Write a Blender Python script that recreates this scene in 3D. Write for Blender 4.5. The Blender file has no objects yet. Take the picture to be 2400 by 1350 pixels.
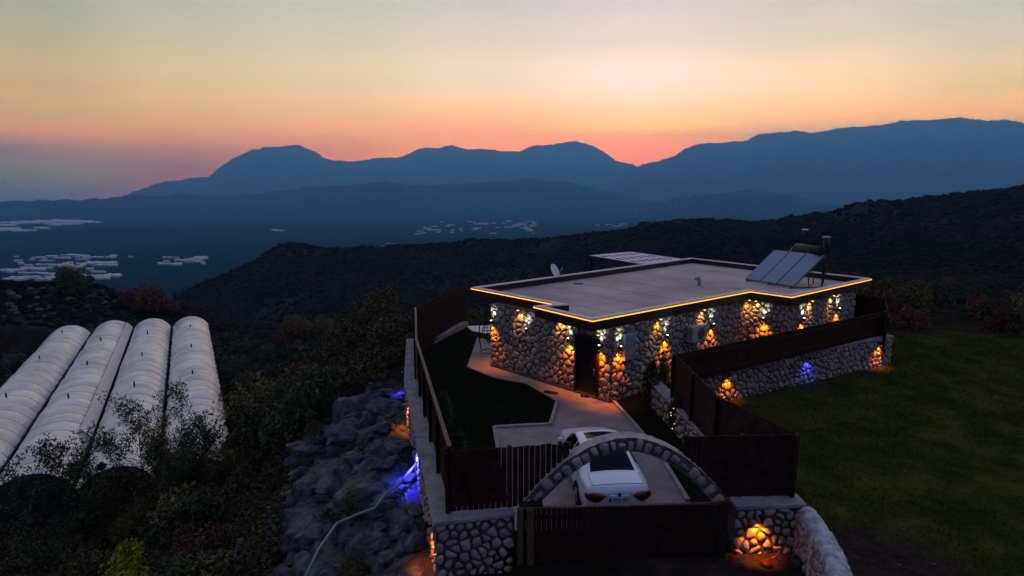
import bpy, math, random
import numpy as np
from mathutils import Vector, Matrix, noise as mnoise
R = math.radians
SC = bpy.context.scene
COL = SC.collection
# ------------------------------------------------------------------ camera
F, H, HZ = 1350.0, 8.2, 452.0                 # focal length in px of the 2400 px wide photo, eye height, horizon row
PITCH = math.atan((675 - HZ) / F)
cam_d = bpy.data.cameras.new("camera"); cam = bpy.data.objects.new("camera", cam_d); COL.objects.link(cam)
cam_d.sensor_width = 36; cam_d.lens = 36 * F / 2400; cam_d.clip_start = 0.1; cam_d.clip_end = 200000
cam.location = (0, 0, H); cam.rotation_euler = (math.pi / 2 - PITCH, 0, 0)
SC.camera = cam
SC.view_settings.view_transform = 'Standard'; SC.view_settings.look = 'None'
SC.view_settings.exposure = 0; SC.view_settings.gamma = 1; SC.view_settings.use_curve_mapping = False
SC.cycles.volume_bounces = 2
SC.cycles.max_bounces = 6

def ray(px, py):
    x = (px - 1200) / F; y = (675 - py) / F
    return np.array([x, math.cos(PITCH) + y * math.sin(PITCH), -math.sin(PITCH) + y * math.cos(PITCH)])
def at(px, py, z=0.0):                         # the point of level z that the photo shows at a pixel
    r = ray(px, py); t = (z - H) / r[2]; return (float(r[0] * t), float(r[1] * t))
def zat(px, py, d):                            # the level at horizontal distance d
    r = ray(px, py); return H + r[2] * d / math.hypot(r[0], r[1])

# ------------------------------------------------------------------ world: a dusk sky, glow over the saddle of the far range
W = bpy.data.worlds.new("World"); SC.world = W; W.use_nodes = True
nt = W.node_tree; nt.nodes.clear()
def N(t, **k):
    n = nt.nodes.new(t)
    for a, b in k.items(): setattr(n, a, b)
    return n
def math_node(tree, op, a, b=None, clamp=False):
    n = tree.nodes.new('ShaderNodeMath'); n.operation = op; n.use_clamp = clamp
    for i, v in enumerate((a, b)):
        if v is None: continue
        if isinstance(v, (int, float)): n.inputs[i].default_value = v
        else: tree.links.new(v, n.inputs[i])
    return n.outputs[0]
tc = N('ShaderNodeTexCoord'); sep = N('ShaderNodeSeparateXYZ'); nt.links.new(tc.outputs['Generated'], sep.inputs[0])
el = math_node(nt, 'ARCSINE', sep.outputs[2])                     # elevation, radians
azm = math_node(nt, 'ARCTAN2', sep.outputs[0], sep.outputs[1])    # azimuth from +Y towards +X
fac = math_node(nt, 'MULTIPLY_ADD', el, 1 / R(60), clamp=True); fac.node.inputs[2].default_value = 5 / 60.0
# each column: azimuth in degrees -> (elevation, linear colour) from the horizon up
SKY = {
 -38.1: [(-5, (0.737, 0.445, 0.203)), (-0.1, (1.842, 1.112, 0.507)), (1.67, (5.37, 3.272, 0.01)), (3.26, (8.203, 3.093, 0.01)), (4.36, (19.42, 5.441, 0.01)), (5.76, (7.351, 3.652, 0.01)), (7.92, (3.667, 2.064, 0.242)), (10.92, (1.771, 1.334, 0.428)), (13.64, (1.05, 0.939, 0.47)), (26, (0.72, 0.68, 0.58)), (40, (0.46, 0.45, 0.5)), (55, (0.28, 0.28, 0.43))],
 -29.1: [(-5, (2.111, 0.454, 0.004)), (0, (5.277, 1.134, 0.009)), (2.03, (5.555, 1.194, 0.01)), (3.62, (8.872, 2.515, 0.01)), (4.67, (15.515, 4.699, 0.01)), (6.4, (7.132, 3.37, 0.121)), (8.77, (3.703, 2.324, 0.573)), (12.06, (1.916, 1.483, 0.692)), (15.03, (1.2, 1.075, 0.65)), (26, (0.72, 0.68, 0.58)), (40, (0.46, 0.45, 0.5)), (55, (0.28, 0.28, 0.43))],
 -17.8: [(-5, (4.496, 1.018, 0.004)), (0, (11.239, 2.545, 0.009)), (3.95, (11.831, 2.679, 0.01)), (5.28, (14.482, 4.443, 0.01)), (6.97, (7.146, 3.331, 0.412)), (9.54, (3.682, 2.433, 0.963)), (13.08, (2.067, 1.606, 0.88)), (16.25, (1.299, 1.19, 0.749)), (26, (0.9, 0.82, 0.72)), (40, (0.54, 0.51, 0.54)), (55, (0.29, 0.29, 0.44))],
 -2.9: [(-5, (6.339, 1.589, 0.035)), (0, (15.848, 3.972, 0.088)), (5.15, (16.682, 4.181, 0.093)), (7.31, (8.425, 3.635, 0.616)), (9.99, (3.969, 2.74, 1.411)), (13.67, (2.28, 1.711, 1.099)), (16.96, (1.47, 1.227, 0.982)), (26, (0.9, 0.82, 0.72)), (40, (0.54, 0.51, 0.54)), (55, (0.29, 0.29, 0.44))],
 12.1: [(-5, (6.601, 1.103, 0.004)), (0, (16.502, 2.757, 0.009)), (3.08, (17.37, 2.902, 0.01)), (4.84, (19.272, 4.171, 0.01)), (6.01, (14.172, 6.262, 0.249)), (7.54, (8.256, 4.201, 1.431)), (9.79, (5.074, 3.349, 2.238)), (13.41, (2.577, 1.878, 1.311)), (16.64, (1.73, 1.383, 1.19)), (26, (1.15, 0.98, 0.9)), (40, (0.64, 0.58, 0.6)), (55, (0.3, 0.3, 0.45))],
 26.5: [(-5, (4.45, 1.773, 0.212)), (0, (11.126, 4.433, 0.53)), (6.38, (11.712, 4.666, 0.558)), (8.98, (5.511, 3.254, 1.27)), (12.33, (2.621, 1.918, 1.085)), (15.36, (1.676, 1.37, 0.998)), (26, (1.15, 0.98, 0.9)), (40, (0.64, 0.58, 0.6)), (55, (0.3, 0.3, 0.45))],
 39.4: [(-5, (4.559, 1.772, 0.004)), (0, (11.397, 4.431, 0.009)), (5.82, (11.997, 4.664, 0.01)), (7.78, (5.308, 3.229, 0.586)), (10.74, (2.705, 2.011, 1.063)), (13.42, (1.647, 1.406, 0.928)), (26, (0.9, 0.82, 0.72)), (40, (0.54, 0.51, 0.54)), (55, (0.29, 0.29, 0.44))],
 180: [(-5, (0.03, 0.04, 0.07)), (0, (0.08, 0.09, 0.15)), (10, (0.15, 0.15, 0.24)), (25, (0.2, 0.21, 0.34)), (55, (0.25, 0.26, 0.43))],
}
def ramp(stops):
    n = N('ShaderNodeValToRGB'); n.color_ramp.interpolation = 'EASE' if False else 'LINEAR'
    e = n.color_ramp.elements
    mx = max(max(c) for _, c in stops)
    for i, (a, c) in enumerate(stops):
        p = (a + 5) / 60.0
        q = e[i] if i < 2 else e.new(p)
        q.position = p; q.color = (c[0], c[1], c[2], 1)
    nt.links.new(fac, n.inputs[0]); return n.outputs[0]
def mixw(f, a, b):
    n = N('ShaderNodeMix', data_type='RGBA'); nt.links.new(f, n.inputs[0]); nt.links.new(a, n.inputs[6]); nt.links.new(b, n.inputs[7]); return n.outputs[2]
def mr(v, a, b):
    n = N('ShaderNodeMapRange'); n.interpolation_type = 'SMOOTHSTEP'; nt.links.new(v, n.inputs[0]); n.inputs[1].default_value = R(a); n.inputs[2].default_value = R(b); return n.outputs[0]
ks = sorted(k for k in SKY if k != 180); c = ramp(SKY[ks[0]])
for a_, b_ in zip(ks, ks[1:]): c = mixw(mr(azm, a_, b_), c, ramp(SKY[b_]))
absaz = math_node(nt, 'ABSOLUTE', azm); c = mixw(mr(absaz, 60, 140), c, ramp(SKY[180]))
bg = N('ShaderNodeBackground'); nt.links.new(c, bg.inputs[0]); bg.inputs[1].default_value = 1.0
wo = N('ShaderNodeOutputWorld'); nt.links.new(bg.outputs[0], wo.inputs[0])

# ------------------------------------------------------------------ materials
MATS = {}
def mat(name, col=(.5,.5,.5), rough=.8, metal=0, var=0, vscale=3, bump=0, bscale=20, spec=.3, emit=None, estr=0, coat=0, col2=None, trans=0):
    """Principled material with noise variation of colour, roughness and bump."""
    if name in MATS: return MATS[name]
    m = bpy.data.materials.new(name); m.use_nodes = True; t = m.node_tree; p = t.nodes['Principled BSDF']
    p.inputs['Base Color'].default_value = (*col, 1); p.inputs['Roughness'].default_value = rough
    p.inputs['Metallic'].default_value = metal; p.inputs['Specular IOR Level'].default_value = spec
    if coat: p.inputs['Coat Weight'].default_value = coat; p.inputs['Coat Roughness'].default_value = .08
    if emit: p.inputs['Emission Color'].default_value = (*emit, 1); p.inputs['Emission Strength'].default_value = estr
    if trans: p.inputs['Transmission Weight'].default_value = trans
    if var or col2 or bump:
        g = t.nodes.new('ShaderNodeNewGeometry')
        nz = t.nodes.new('ShaderNodeTexNoise'); nz.inputs['Scale'].default_value = vscale; nz.inputs['Detail'].default_value = 6; nz.inputs['Roughness'].default_value = .6
        t.links.new(g.outputs['Position'], nz.inputs['Vector'])
        cr = t.nodes.new('ShaderNodeValToRGB'); e = cr.color_ramp.elements
        c2 = col2 or tuple(min(1, x * (1 + var)) for x in col)
        c1 = col if col2 else tuple(x * (1 - var) for x in col)
        e[0].position = .36; e[0].color = (*c1, 1); e[1].position = .64; e[1].color = (*c2, 1)
        t.links.new(nz.outputs[0], cr.inputs[0]); t.links.new(cr.outputs[0], p.inputs['Base Color'])
        if bump:
            n2 = t.nodes.new('ShaderNodeTexNoise'); n2.inputs['Scale'].default_value = bscale; n2.inputs['Detail'].default_value = 5
            t.links.new(g.outputs['Position'], n2.inputs['Vector'])
            b = t.nodes.new('ShaderNodeBump'); b.inputs['Strength'].default_value = min(1, bump); b.inputs['Distance'].default_value = .03 * max(1, bump)
            t.links.new(n2.outputs[0], b.inputs['Height']); t.links.new(b.outputs[0], p.inputs['Normal'])
    MATS[name] = m; return m

# ------------------------------------------------------------------ object helpers
def tag(o, label=None, cat=None, group=None, kind=None):
    if label: o['label'] = label
    if cat: o['category'] = cat
    if group: o['group'] = group
    if kind: o['kind'] = kind
    return o
def link(name, data, parent=None):
    o = bpy.data.objects.new(name, data); COL.objects.link(o)
    if parent is not None: o.parent = parent
    return o
def thing(name, label, cat, loc=(0,0,0), rz=0, group=None):
    o = link(name, None); o.location = loc; o.rotation_euler = (0, 0, rz); o.empty_display_size = .2
    return tag(o, label, cat, group)
def grid_mesh(name, V, nr, nc, wrap=False):
    idx = np.arange(nr * nc).reshape(nr, nc)
    a, b = idx[:-1, :-1].ravel(), idx[:-1, 1:].ravel(); c_, d = idx[1:, 1:].ravel(), idx[1:, :-1].ravel()
    Fc = np.stack([a, b, c_, d], 1)
    if wrap: Fc = np.vstack([Fc, np.stack([idx[:-1, -1], idx[:-1, 0], idx[1:, 0], idx[1:, -1]], 1)])
    return raw_mesh(name, V, Fc)
def raw_mesh(name, V, Fc, smooth=True):
    V = np.asarray(V, np.float32); Fc = np.asarray(Fc, np.int32); k = Fc.shape[1]
    me = bpy.data.meshes.new(name)
    me.vertices.add(len(V)); me.vertices.foreach_set('co', V.ravel())
    me.loops.add(Fc.size); me.loops.foreach_set('vertex_index', Fc.ravel())
    me.polygons.add(len(Fc)); me.polygons.foreach_set('loop_start', np.arange(0, Fc.size, k, dtype=np.int32))
    me.polygons.foreach_set('use_smooth', np.full(len(Fc), smooth))
    me.update(calc_edges=True); return me
class MB:
    """Collects shapes and links them as one mesh object."""
    def __init__(s): s.v = []; s.f = []; s.sm = []; s.mi = []; s.cur = 0
    def add(s, vs, fs, sm=False):
        o = len(s.v); s.v += [tuple(map(float, v)) for v in vs]; s.f += [tuple(i + o for i in f) for f in fs]; s.sm += [sm] * len(fs); s.mi += [s.cur] * len(fs); return s
    def box(s, cx, cy, cz, sx, sy, sz, rz=0, M=None):
        vs = [Vector((x * sx / 2, y * sy / 2, z * sz / 2)) for z in (-1, 1) for y in (-1, 1) for x in (-1, 1)]
        m = Matrix.Translation((cx, cy, cz)) @ (M.to_4x4() if M else Matrix.Rotation(rz, 4, 'Z'))
        return s.add([m @ v for v in vs], [(0,2,3,1),(4,5,7,6),(0,1,5,4),(2,6,7,3),(0,4,6,2),(1,3,7,5)])
    def beam(s, a, b, w, h):                      # rectangular bar from a to b
        a, b = Vector(a), Vector(b); d = (b - a).normalized(); up = Vector((0,0,1)) if abs(d.z) < .95 else Vector((1,0,0))
        x = d.cross(up).normalized() * w / 2; y = x.cross(d).normalized() * h / 2
        vs = [p + i * x + j * y for p in (a, b) for i, j in ((-1,-1),(1,-1),(1,1),(-1,1))]
        return s.add(vs, [(0,1,2,3),(7,6,5,4),(0,4,5,1),(1,5,6,2),(2,6,7,3),(3,7,4,0)])
    def prism(s, poly, z0, z1):                  # poly counter-clockwise; z may be lists
        n = len(poly); Z0 = z0 if isinstance(z0, (list, tuple)) else [z0] * n; Z1 = z1 if isinstance(z1, (list, tuple)) else [z1] * n
        vs = [(x, y, Z0[i]) for i, (x, y) in enumerate(poly)] + [(x, y, Z1[i]) for i, (x, y) in enumerate(poly)]
        fs = [tuple(range(n))[::-1], tuple(range(n, 2 * n))] + [(i, (i + 1) % n, n + (i + 1) % n, n + i) for i in range(n)]
        return s.add(vs, fs)
    def tube(s, pts, r, n=8, caps=True):
        pts = [Vector(p) for p in pts]; rs = r if isinstance(r, (list, tuple)) else [r] * len(pts); vs = []; fs = []
        prev = None
        for i, p in enumerate(pts):
            d = (pts[min(i + 1, len(pts) - 1)] - pts[max(i - 1, 0)]).normalized()
            if prev is None: prev = d.orthogonal().normalized()
            x = (prev - d * prev.dot(d)).normalized(); y = d.cross(x); prev = x
            vs += [p + (x * math.cos(2 * math.pi * k / n) + y * math.sin(2 * math.pi * k / n)) * rs[i] for k in range(n)]
        for i in range(len(pts) - 1):
            for k in range(n): fs.append((i * n + k, i * n + (k + 1) % n, (i + 1) * n + (k + 1) % n, (i + 1) * n + k))
        if caps: fs += [tuple(range(n))[::-1], tuple(range((len(pts) - 1) * n, len(pts) * n))]
        return s.add(vs, fs, True)
    def cyl(s, a, b, r, n=16): return s.tube([a, b], r, n)
    def build(s, name, m, parent=None, bevel=0):
        me = bpy.data.meshes.new(name); me.from_pydata(s.v, [], s.f); me.update()
        me.polygons.foreach_set('use_smooth', s.sm)
        for q in (m if isinstance(m, (list, tuple)) else [m]): me.materials.append(q)
        me.polygons.foreach_set('material_index', s.mi)
        o = link(name, me, parent)
        if bevel:
            b = o.modifiers.new('bevel', 'BEVEL'); b.width = bevel; b.segments = 2; b.limit_method = 'ANGLE'; b.angle_limit = R(40)
        return o
def copy_tree(o, parent=None):
    c_ = o.copy(); COL.objects.link(c_); c_.parent = parent
    for ch in list(o.children): copy_tree(ch, c_)
    return c_

# ------------------------------------------------------------------ numpy noise
_rng = np.random.default_rng(7); _T = _rng.random((256, 256)).astype(np.float64)
def vnoise(x, y):
    xi = np.floor(x).astype(int); yi = np.floor(y).astype(int); fx = x - xi; fy = y - yi
    fx = fx * fx * (3 - 2 * fx); fy = fy * fy * (3 - 2 * fy)
    g = lambda a, b: _T[a & 255, b & 255]
    return (g(xi, yi) * (1 - fx) + g(xi + 1, yi) * fx) * (1 - fy) + (g(xi, yi + 1) * (1 - fx) + g(xi + 1, yi + 1) * fx) * fy
def fbm(x, y, oct=5, ridge=False):
    a, s, t = 1.0, 0.0, 0.0
    for i in range(oct):
        n = vnoise(x * 2 ** i + 17.3 * i, y * 2 ** i + 5.1 * i)
        if ridge: n = 1 - np.abs(2 * n - 1)
        s = s + a * n; t += a; a *= .5
    return s / t - .5
def smooth(a, b, x):
    t = np.clip((x - a) / (b - a), 0, 1); return t * t * (3 - 2 * t)

# ------------------------------------------------------------------ terrain heights
PLAIN = -210.0
YARD = [(-1.6,12.1),(-4.05,21.9),(-5.1,28.4),(-3.1,37.2),(9,47),(22,40),(18.5,29.6),(7.2,23.6),(5.9,21.3),(6.8,13.2)]
def seg_dist(x, y, poly, closed=True):
    d = np.full(np.shape(x), 1e9); n = len(poly)
    for i in range(n if closed else n - 1):
        ax, ay = poly[i]; bx, by = poly[(i + 1) % n]; t = np.clip(((x - ax) * (bx - ax) + (y - ay) * (by - ay)) / ((bx - ax) ** 2 + (by - ay) ** 2), 0, 1)
        d = np.minimum(d, np.hypot(x - ax - t * (bx - ax), y - ay - t * (by - ay)))
    return d
def inside(x, y, poly):
    r = np.zeros(np.shape(x), bool); n = len(poly)
    for i in range(n):
        ax, ay = poly[i]; bx, by = poly[(i + 1) % n]
        cond = ((ay > y) != (by > y)) & (x < (bx - ax) * (y - ay) / (by - ay + 1e-12) + ax); r ^= cond
    return r
# table: azimuth column (photo px) -> levels at the distances RR; negative-free entries, 'p' tuples are photo rows
RR = [30, 60, 110, 150, 200, 280, 360, 440, 560, 800, 1200]
def P_(px, py, r): return zat(px, py, r)
TAB = []
for px, ed, cr, hc in (   # px, level at 110, crest row at 440 m (None: no ridge), hillock crest row at 150
    (-1500, -20, None, 655), (-300, -20.5, None, 668), (60, -20.5, None, 662), (200, -20.5, None, 664), (300, -21, None, 700), (400, -19, 690, 712), (500, -18, 652, 742), (600, -18, 607, 762),
    (655, -18, 573, 765), (690, -18, 569, 765), (755, -18, 580, 770), (900, -17, 577, 775), (1000, -17, 573, 775), (1200, -14, 562, 760), (1400, -12, 548, 745),
    (1560, -11, 520, 720), (1650, -11, 510, 715), (1700, -10, 514, 712), (1755, -10, 523, 708), (1850, -9, 508, 700), (1960, -9, 492, 690), (2100, -8, 469, 670), (2250, -6, 452, 660), (2400, -5, 434, 650), (3000, -2, 400, 630), (5200, -2, 400, 630)):
    az = math.atan2(ray(px, 600)[0], ray(px, 600)[1])
    cz = P_(px, cr, 440) if cr else -170
    z150 = P_(px, hc, 150)
    if cr is None: row = [0, -12, ed, z150, -36, -90, -130, cz, -185, -200, PLAIN]
    elif px < 1500:
        v = min(z150 - 28, cz - 18); row = [0, -8, ed, z150, v, v + .25 * (cz - v), v + .62 * (cz - v), cz, cz - 45, -170, PLAIN]
    else:
        k = (px - 1500) / 900; row = [-.3, -3.5, ed, z150, z150 - 6 * (1 - min(1, k)), z150 + .3 * (cz - z150), z150 + .68 * (cz - z150), cz, cz - 30, -150, PLAIN]
    TAB.append((az, row))
TAZ = np.array([t[0] for t in TAB]); TZ = np.array([t[1] for t in TAB])
def table(az, r):
    az = np.clip(az, TAZ[0], TAZ[-1]); lr = np.log(r); LR = np.log(RR)
    i = np.clip(np.searchsorted(TAZ, az) - 1, 0, len(TAZ) - 2); t = (az - TAZ[i]) / (TAZ[i + 1] - TAZ[i])
    j = np.clip(np.searchsorted(LR, lr) - 1, 0, len(RR) - 2); u = np.clip((lr - LR[j]) / (LR[j + 1] - LR[j]), 0, 1); u = u * u * (3 - 2 * u) * .6 + .4 * u
    return (TZ[i, j] * (1 - u) + TZ[i, j + 1] * u) * (1 - t) + (TZ[i + 1, j] * (1 - u) + TZ[i + 1, j + 1] * u) * t
def hz(x, y):
    x = np.asarray(x, float); y = np.asarray(y, float); r = np.hypot(x, y) + 1e-6; az = np.arctan2(x, y)
    # signed distance left of the yard's left wall
    s = np.where(y < 12, (-1.6 - x) - (12 - y) * .1, (-1.72 - (y - 12) * .22) - x)
    left = np.interp(s, [-3, 0, 2, 5, 9, 16, 26, 36, 50, 200], [-.55, -.5, -1.3, -3.3, -6.4, -11, -16, -20, -20.6, -22])
    back = np.where(y > 25, -np.maximum(0, seg_dist(x, y, YARD) - 1.5) * .25, 0)
    z = np.where(s > 0, left, np.maximum(-.55 + back * (x < 22), -9))
    zf = -.35 + .2 * smooth(14, 22, y) * smooth(4, 8, x) - .9 * smooth(10, 2, y)      # field on the right and forecourt
    z = np.where((s <= 0) & (y < 40) & (x > 0), np.minimum(z + .6, 0) * 0 + zf, z)
    far = table(az, np.maximum(r, 30)) 
    k = smooth(45, 100, r); front = smooth(-.2, .25, np.cos(az) - .1)
    gl = smooth(-14, -22, x) * smooth(22, 34, y) * smooth(150, 120, r)        # terrace of the tunnels
    z = z * (1 - k) + far * k
    z = z * (1 - gl) + (-20.6) * gl
    z = z * front + np.minimum(z, -3 - r * .15) * (1 - front) if True else z
    # roughness
    amp = smooth(3, 30, seg_dist(x, y, YARD)) * (1 - .9 * gl) * (1 - .9 * smooth(0, 1, zf * 0 + (x > 4) * (y < 36) * (y > 0)))
    z = z + amp * (fbm(x / 9, y / 9) * 1.6 + fbm(x / 2.2, y / 2.2) * .5)
    big = smooth(170, 300, r) * (1 - smooth(700, 1100, r))
    rg = smooth(200, 280, r) * (1 - smooth(420, 446, r))
    z = z + big * (fbm(x / 30, y / 30, 4) * 3 + fbm(x / 75 + 3, y / 75, 3, True) * 12 * (1 - smooth(400, 440, r))) + rg * fbm(az * 30, r / 120, 4) * 13
    z = np.where(inside(x, y, YARD), -.9, z)
    ro = smooth(0, 1.5, s) * (1 - smooth(3.8, 6.5, s)) * (1 - smooth(24, 30, y)) * smooth(6, 11, y)   # crag beside the left wall
    z = z + ro * (fbm(x / 1.9, y / 1.9, 5, True) * 1.6 + (np.floor(vnoise(x / .9, y / .9) * 4) / 4) * .35 + .1)
    pl = smooth(900, 1400, r); z = z * (1 - pl) + (PLAIN + 30 * np.maximum(0, fbm(x / 900, y / 900)) ) * pl
    z = np.where(r > 9000, PLAIN, z)
    return z
# ------------------------------------------------------------------ ground, one sheet to the horizon
def build_ground():
    az = np.concatenate([np.arange(-180, -60, 5), np.arange(-60, 60, .22), np.arange(60, 180, 5)]) * math.pi / 180
    rr = np.concatenate([[.5, 2, 4], np.geomspace(6, 60, 190), np.geomspace(60.8, 1300, 260), np.geomspace(1340, 22000, 70)])
    A, Rr = np.meshgrid(az, rr); X = Rr * np.sin(A); Y = Rr * np.cos(A); Z = hz(X, Y)
    me = grid_mesh('ground', np.stack([X, Y, Z], -1).reshape(-1, 3), len(rr), len(az), True)
    x, y = X.ravel(), Y.ravel(); r = np.hypot(x, y)
    s = (-1.72 - (y - 12) * .22) - x
    grass = smooth(7, 9, x + np.minimum(0, (y - 13)) * .3) * (1 - smooth(33, 37, y)) * smooth(0, 1, s * 0 + (r < 80))
    dirt = smooth(2, 3, x) * (1 - smooth(13.2, 15.5, y + fbm(x / 3, y / 3) * 5 + (x - 7) * .62)) * (r < 60)
    rock = np.clip(smooth(-.5, 1, s) * (1 - smooth(3.8, 5.5, s + fbm(x / 3, y / 3) * 5)) * (1 - smooth(24, 28, y)) * (y > 2), 0, 1)
    cliff = smooth(230, 300, r) * (1 - smooth(400, 440, r)) * smooth(.02, .12, fbm(x / 40, y / 40, 4))
    rock = np.maximum(rock, cliff * .30)
    rock = np.maximum(rock, .45 * smooth(120, 140, r) * (1 - smooth(165, 180, r)) * (x < -40) * smooth(-.05, .15, fbm(x / 6, y / 6, 4)))
    ca = me.color_attributes.new('zone', 'FLOAT_COLOR', 'POINT')
    ca.data.foreach_set('color', np.stack([grass, dirt, rock, np.ones_like(x)], 1).astype(np.float32).ravel())
    m = bpy.data.materials.new('ground'); m.use_nodes = True; t = m.node_tree; p = t.nodes['Principled BSDF']; p.inputs['Roughness'].default_value = .95; p.inputs['Specular IOR Level'].default_value = 0
    at_ = t.nodes.new('ShaderNodeAttribute'); at_.attribute_name = 'zone'; sp = t.nodes.new('ShaderNodeSeparateColor'); t.links.new(at_.outputs['Color'], sp.inputs[0])
    g = t.nodes.new('ShaderNodeNewGeometry')
    def noisecol(scale, c1, c2, lo=.4, hi=.6):
        n = t.nodes.new('ShaderNodeTexNoise'); n.inputs['Scale'].default_value = scale; n.inputs['Detail'].default_value = 8; n.inputs['Roughness'].default_value = .65; t.links.new(g.outputs['Position'], n.inputs['Vector'])
        cr = t.nodes.new('ShaderNodeValToRGB'); e = cr.color_ramp.elements; e[0].position = lo; e[1].position = hi; e[0].color = (*c1, 1); e[1].color = (*c2, 1); t.links.new(n.outputs[0], cr.inputs[0]); return cr.outputs[0]
    def mx(f, a, b):
        n = t.nodes.new('ShaderNodeMix'); n.data_type = 'RGBA'; t.links.new(f, n.inputs[0]); t.links.new(a, n.inputs[6]); t.links.new(b, n.inputs[7]); return n.outputs[2]
    base = noisecol(.5, (.010, .011, .008), (.026, .020, .016))
    l0 = t.nodes.new('ShaderNodeVectorMath'); l0.operation = 'LENGTH'; t.links.new(g.outputs['Position'], l0.inputs[0]); m0 = t.nodes.new('ShaderNodeMapRange'); t.links.new(l0.outputs['Value'], m0.inputs[0]); m0.inputs[1].default_value = 150; m0.inputs[2].default_value = 230
    base = mx(m0.outputs[0], base, noisecol(.06, (.010, .011, .012), (.024, .021, .024)))
    c_ = mx(sp.outputs[0], base, noisecol(.6, (.020, .027, .008), (.056, .062, .017)))
    c_ = mx(sp.outputs[1], c_, noisecol(1.2, (.022, .016, .016), (.045, .032, .030)))
    c_ = mx(sp.outputs[2], c_, noisecol(1.5, (.035, .04, .048), (.13, .125, .13)))
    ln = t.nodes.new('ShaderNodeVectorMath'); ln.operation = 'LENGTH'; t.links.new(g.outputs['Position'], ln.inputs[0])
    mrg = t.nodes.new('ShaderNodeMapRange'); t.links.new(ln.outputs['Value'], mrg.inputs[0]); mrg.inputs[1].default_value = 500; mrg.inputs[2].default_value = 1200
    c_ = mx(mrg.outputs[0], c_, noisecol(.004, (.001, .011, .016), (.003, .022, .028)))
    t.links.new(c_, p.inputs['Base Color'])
    n = t.nodes.new('ShaderNodeTexNoise'); n.inputs['Scale'].default_value = 3; n.inputs['Detail'].default_value = 9; t.links.new(g.outputs['Position'], n.inputs['Vector'])
    b = t.nodes.new('ShaderNodeBump'); b.inputs['Distance'].default_value = .25; t.links.new(n.outputs[0], b.inputs['Height']); t.links.new(b.outputs[0], p.inputs['Normal'])
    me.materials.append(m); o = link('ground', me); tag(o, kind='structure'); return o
build_ground()

# ------------------------------------------------------------------ far ranges
def mountain(name, prof, d0, d1, d2, seed, rough=1.0, m=None):
    """A range whose crest stands at distance d1, foot at d0, back at d2; prof: (px,row) of its skyline."""
    px = np.array([p[0] for p in prof], float); py = np.array([p[1] for p in prof], float)
    xs = np.linspace(px[0], px[-1], 900); ys = np.interp(xs, px, py)
    az = np.array([math.atan2(ray(a, 420)[0], ray(a, 420)[1]) for a in xs])
    ys = ys + fbm(xs / 30 + seed, xs * 0 + seed, 5) * 13 * rough + fbm(xs / 6 + seed, xs * 0 + 3 + seed, 3) * 8 * rough
    crest = np.array([zat(a, b, d1) for a, b in zip(xs, ys)])
    rs = np.concatenate([np.linspace(d0, d1, 60), np.linspace(d1, d2, 14)[1:]])
    A, Rr = np.meshgrid(az, rs); C = np.broadcast_to(crest, A.shape)
    k = np.where(Rr <= d1, (Rr - d0) / (d1 - d0), (d2 - Rr) / (d2 - d1)); k = np.clip(k, 0, 1)
    hh = np.maximum(C - PLAIN + 25, 5)
    sh = k ** 1.25 * (1 - .0 * k)
    X = Rr * np.sin(A); Y = Rr * np.cos(A)
    nse = fbm(X / 1300 + seed, Y / 1300, 5, True) * .45 + fbm(A * 30 + seed, Rr / 6000, 4, True) * .4
    Z = PLAIN - 25 + hh * np.clip(sh + nse * np.sin(np.pi * np.clip(k, 0, 1)) * .8, 0, .995 * np.ones_like(k) * 1 + (k >= .999) * .005)
    Z = np.minimum(Z, H + (C - H) * Rr / d1 - np.where(k < .999, 3 + 25 * (1 - k), 0)); Z = np.where(Rr > d1, np.minimum(Z, C - (Rr - d1) * .03), Z)
    me = grid_mesh(name, np.stack([X, Y, Z], -1).reshape(-1, 3), len(rs), len(az)); me.materials.append(m)
    return tag(link(name, me), kind='structure')
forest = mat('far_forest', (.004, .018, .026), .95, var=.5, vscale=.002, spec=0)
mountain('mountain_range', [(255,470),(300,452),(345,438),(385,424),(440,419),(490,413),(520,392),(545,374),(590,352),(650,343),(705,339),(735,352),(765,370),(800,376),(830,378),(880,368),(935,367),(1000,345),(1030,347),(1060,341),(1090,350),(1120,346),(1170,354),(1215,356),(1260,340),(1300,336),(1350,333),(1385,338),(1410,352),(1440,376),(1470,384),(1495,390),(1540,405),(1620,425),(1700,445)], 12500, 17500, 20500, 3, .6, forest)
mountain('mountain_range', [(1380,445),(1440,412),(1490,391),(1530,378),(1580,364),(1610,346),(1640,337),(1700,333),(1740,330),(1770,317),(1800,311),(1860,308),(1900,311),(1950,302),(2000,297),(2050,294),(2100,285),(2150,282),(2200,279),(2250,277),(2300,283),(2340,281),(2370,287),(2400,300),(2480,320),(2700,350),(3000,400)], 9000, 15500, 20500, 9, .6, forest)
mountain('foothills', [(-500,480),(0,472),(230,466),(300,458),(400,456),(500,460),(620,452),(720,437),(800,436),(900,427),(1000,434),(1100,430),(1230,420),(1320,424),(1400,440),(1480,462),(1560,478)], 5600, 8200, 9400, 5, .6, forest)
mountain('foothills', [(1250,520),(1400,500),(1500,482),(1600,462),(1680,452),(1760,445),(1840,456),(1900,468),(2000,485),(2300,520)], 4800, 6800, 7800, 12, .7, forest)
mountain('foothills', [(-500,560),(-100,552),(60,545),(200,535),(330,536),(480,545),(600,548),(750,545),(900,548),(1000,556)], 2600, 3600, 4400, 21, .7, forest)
sea = MB(); 
def polar(px, py, z=PLAIN): return at(px, py, z)
q = [polar(-700, 472), polar(455, 473), polar(520, 469.5), polar(300, 467.5), polar(-700, 467)]
sea.prism([(x * 1, y) for x, y in q], PLAIN + .5, PLAIN + 1.5)
tag(sea.build('sea', mat('sea_water', (.25,.3,.36), .25, spec=.5)), kind='structure')

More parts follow.
